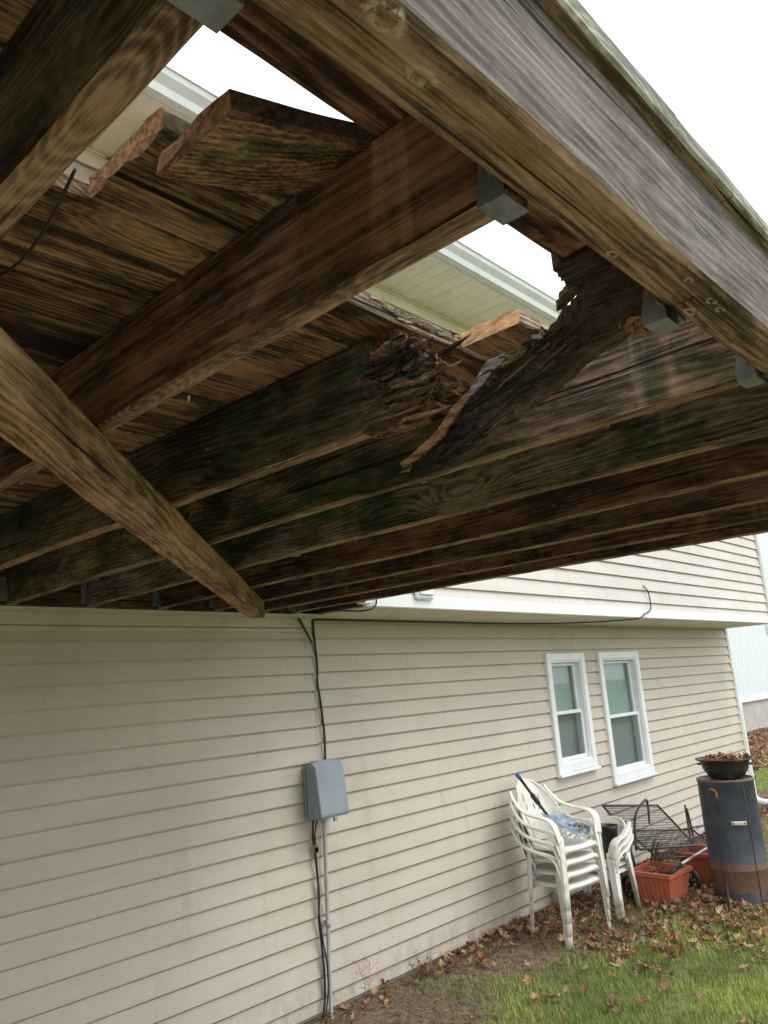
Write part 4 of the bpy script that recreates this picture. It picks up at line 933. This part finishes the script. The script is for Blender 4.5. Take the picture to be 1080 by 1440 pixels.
# leaves in the bowl, planters and on the shovel blade
bm = bmesh.new()
for i in range(70): a = rl.uniform(0,6.3); q = .175*math.sqrt(rl.random()); leafmesh(bm, (TX+.03+q*math.cos(a), TY-.01+q*math.sin(a), GZ+TH+.105+rl.random()*.06), rl.uniform(.06,.11), rl.uniform(0,6.3), rl.uniform(-.8,.8), .6, rl.choice((0,1,2,2)), rl.uniform(-.8,.8))
for i in range(5): a = rl.uniform(0,3); tube(bm, [(TX+.03+.1*math.cos(a),TY+.1*math.sin(a),GZ+TH+.15),(TX+.03-.12*math.cos(a),TY-.12*math.sin(a),GZ+TH+.19+rl.random()*.02)], .003, 5, mi=1)
tag(obj('bowl_leaves', bm, LM), 'dry rust coloured leaves and twigs heaped inside the black bowl', 'leaves', kind='stuff')
bm = bmesh.new()
for i in range(14): leafmesh(bm, (6.78+rl.uniform(-.13,.13),3.27+rl.uniform(-.13,.13),GZ+.25+rl.random()*.03), rl.uniform(.06,.1), rl.uniform(0,6.3), rl.uniform(-.5,.5), .5, rl.choice((0,2)), 0)
tag(obj('planter_leaves', bm, LM), 'few dry leaves lying in the front terracotta planter', 'leaves', kind='stuff')
bm = bmesh.new()
for i in range(16): t = .45+.5*rl.random(); p = B+d1*(.36*t)+Vector((rl.uniform(-.06,.09),0,.045+rl.random()*.015)); leafmesh(bm, p, rl.uniform(.035,.07), rl.uniform(0,6.3), -.35+rl.uniform(-.4,.4), .6, rl.choice((0,1,2)), rl.uniform(-.6,.6))
tag(obj('shovel_leaves', bm, LM), 'small dry leaves caught on the pale blue shovel blade', 'leaves', kind='stuff')
# grass
GM = [plain('grass_green', (.20,.30,.065), .7, .35, 3), plain('grass_bright', (.44,.52,.11), .7, .3, 3), plain('grass_straw', (.34,.28,.15), .8, .3, 3)]
me_v, me_f, me_m = [], [], []
rg = random.Random(5)
def gdens(x, y):
    n = noise.noise(Vector((x*.9,y*.9,3)))*.5+noise.noise(Vector((x*2.7,y*2.7,8)))*.35
    return max(0, min(1, (3.68 + n*1.0 - y)/.5)) * (1 if x > 4.2 else .5)
def blade(x, y, h, wd, mi):
    a = rg.uniform(0,6.283); ln = rg.uniform(.1,.7)*h; dx, dy = math.cos(a), math.sin(a); z = gh(x,y)-.004; i = len(me_v); wx, wy = -dy*wd, dx*wd
    me_v.extend(((x-wx,y-wy,z),(x+wx,y+wy,z),(x+dx*ln*.35+wx*.7,y+dy*ln*.35+wy*.7,z+h*.6),(x+dx*ln*.35-wx*.7,y+dy*ln*.35-wy*.7,z+h*.6),(x+dx*ln,y+dy*ln,z+h)))
    me_f.extend(((i,i+1,i+2,i+3),(i+3,i+2,i+4))); me_m.extend((mi,mi))
n = 0
while n < 112000:
    x = 4.0 + 9*rg.random()**1.5; y = rg.uniform(-.6,3.9)
    if y < 1.9-(x-4.7)*.9+.0: continue
    g_ = gdens(x,y)
    if rg.random() > g_*.93+.05: continue
    br = noise.noise(Vector((x*1.3+3,y*1.3,11))); h = rg.uniform(.02,.06)*(1 if g_ > .3 else .7); r_ = rg.random()
    if noise.noise(Vector((x*4.5,y*4.5,21))) > .28 and rg.random() < .75: continue
    mi = 2 if (g_ < .3 or r_ < .16+.25*max(0,noise.noise(Vector((x*2,y*2,31))))) else (1 if r_ < .45+br*.9 else 0)
    blade(x, y, h, (.0016+.0006*(x-4)/4), mi); n += 1
for i in range(9000):     # strip of lawn past the house corner
    x = rg.uniform(11.6,19); y = rg.uniform(3.0,6.0)
    if noise.noise(Vector((x*.5,y*.5,1))) < .1: blade(x, y, rg.uniform(.03,.07), .005, rg.choice((0,1,1,2)))
me = bpy.data.meshes.new('grass'); me.from_pydata(me_v, [], me_f)
for m in GM: me.materials.append(m)
me.polygons.foreach_set('material_index', me_m)
go = bpy.data.objects.new('grass', me); COL.objects.link(go); tag(go, 'patchy green lawn thinning to brown soil by the wall', 'grass', kind='stuff')
# dry twigs and roots in the bare strip
bm = bmesh.new()
for i in range(3200):
    x = rl.uniform(3.4,6.4); y = rl.uniform(2.6,3.96); 
    if gdens(x,y) > .5: continue
    a = rl.uniform(0,6.3); L = rl.uniform(.03,.11); z = gh(x,y)+.006; tube(bm, [(x,y,z),(x+L*.5*math.cos(a),y+L*.5*math.sin(a),z+rl.uniform(0,.03)),(x+L*math.cos(a+.4),y+L*math.sin(a+.4),z+rl.uniform(0,.02))], .0013, 3)
tag(obj('dead_grass', bm, plain('dead_stem', (.36,.27,.18), .9, .3, 20)), 'matted dead stems on the bare soil strip beside the wall', 'dead grass', kind='stuff')
M['stem'] = plain('dry_weed_stem', (.17,.085,.06), .9, .3, 20)
def weed(x, y, h, n, label, seed, spread=.5):
    r3 = random.Random(seed); bm = bmesh.new()
    for i in range(n):
        a = r3.uniform(0,6.3); p = Vector((x,y,gh(x,y))); d0 = Vector((math.cos(a)*spread,math.sin(a)*spread*.6,1)).normalized(); pts = [p.copy()]
        for q in range(6):
            d0 = (d0+Vector((r3.uniform(-.3,.3),r3.uniform(-.3,.3),r3.uniform(-.1,.2)))).normalized(); p = p+d0*h/6*r3.uniform(.6,1.1); p.y = min(p.y, 3.97); pts.append(p.copy())
            for w in range(2): e = p+Vector((r3.uniform(-1,1),r3.uniform(-1,.4),r3.uniform(0,1)))*h*.13; e.y = min(e.y,3.975); tube(bm, [p, e], .0008, 3); tube(bm, [e, e+Vector((0,0,.006))], .0025, 4)
        tube(bm, pts, .0014, 4)
    tag(obj('weed', bm, M['stem']), label, 'weed')
weed(4.28, 3.86, .20, 9, 'bushy dry reddish weed at the foot of the siding between conduit and chairs', 4)
weed(3.83, 3.93, .36, 2, 'single tall thin dry weed stem against the siding right of the conduit', 8, .1)
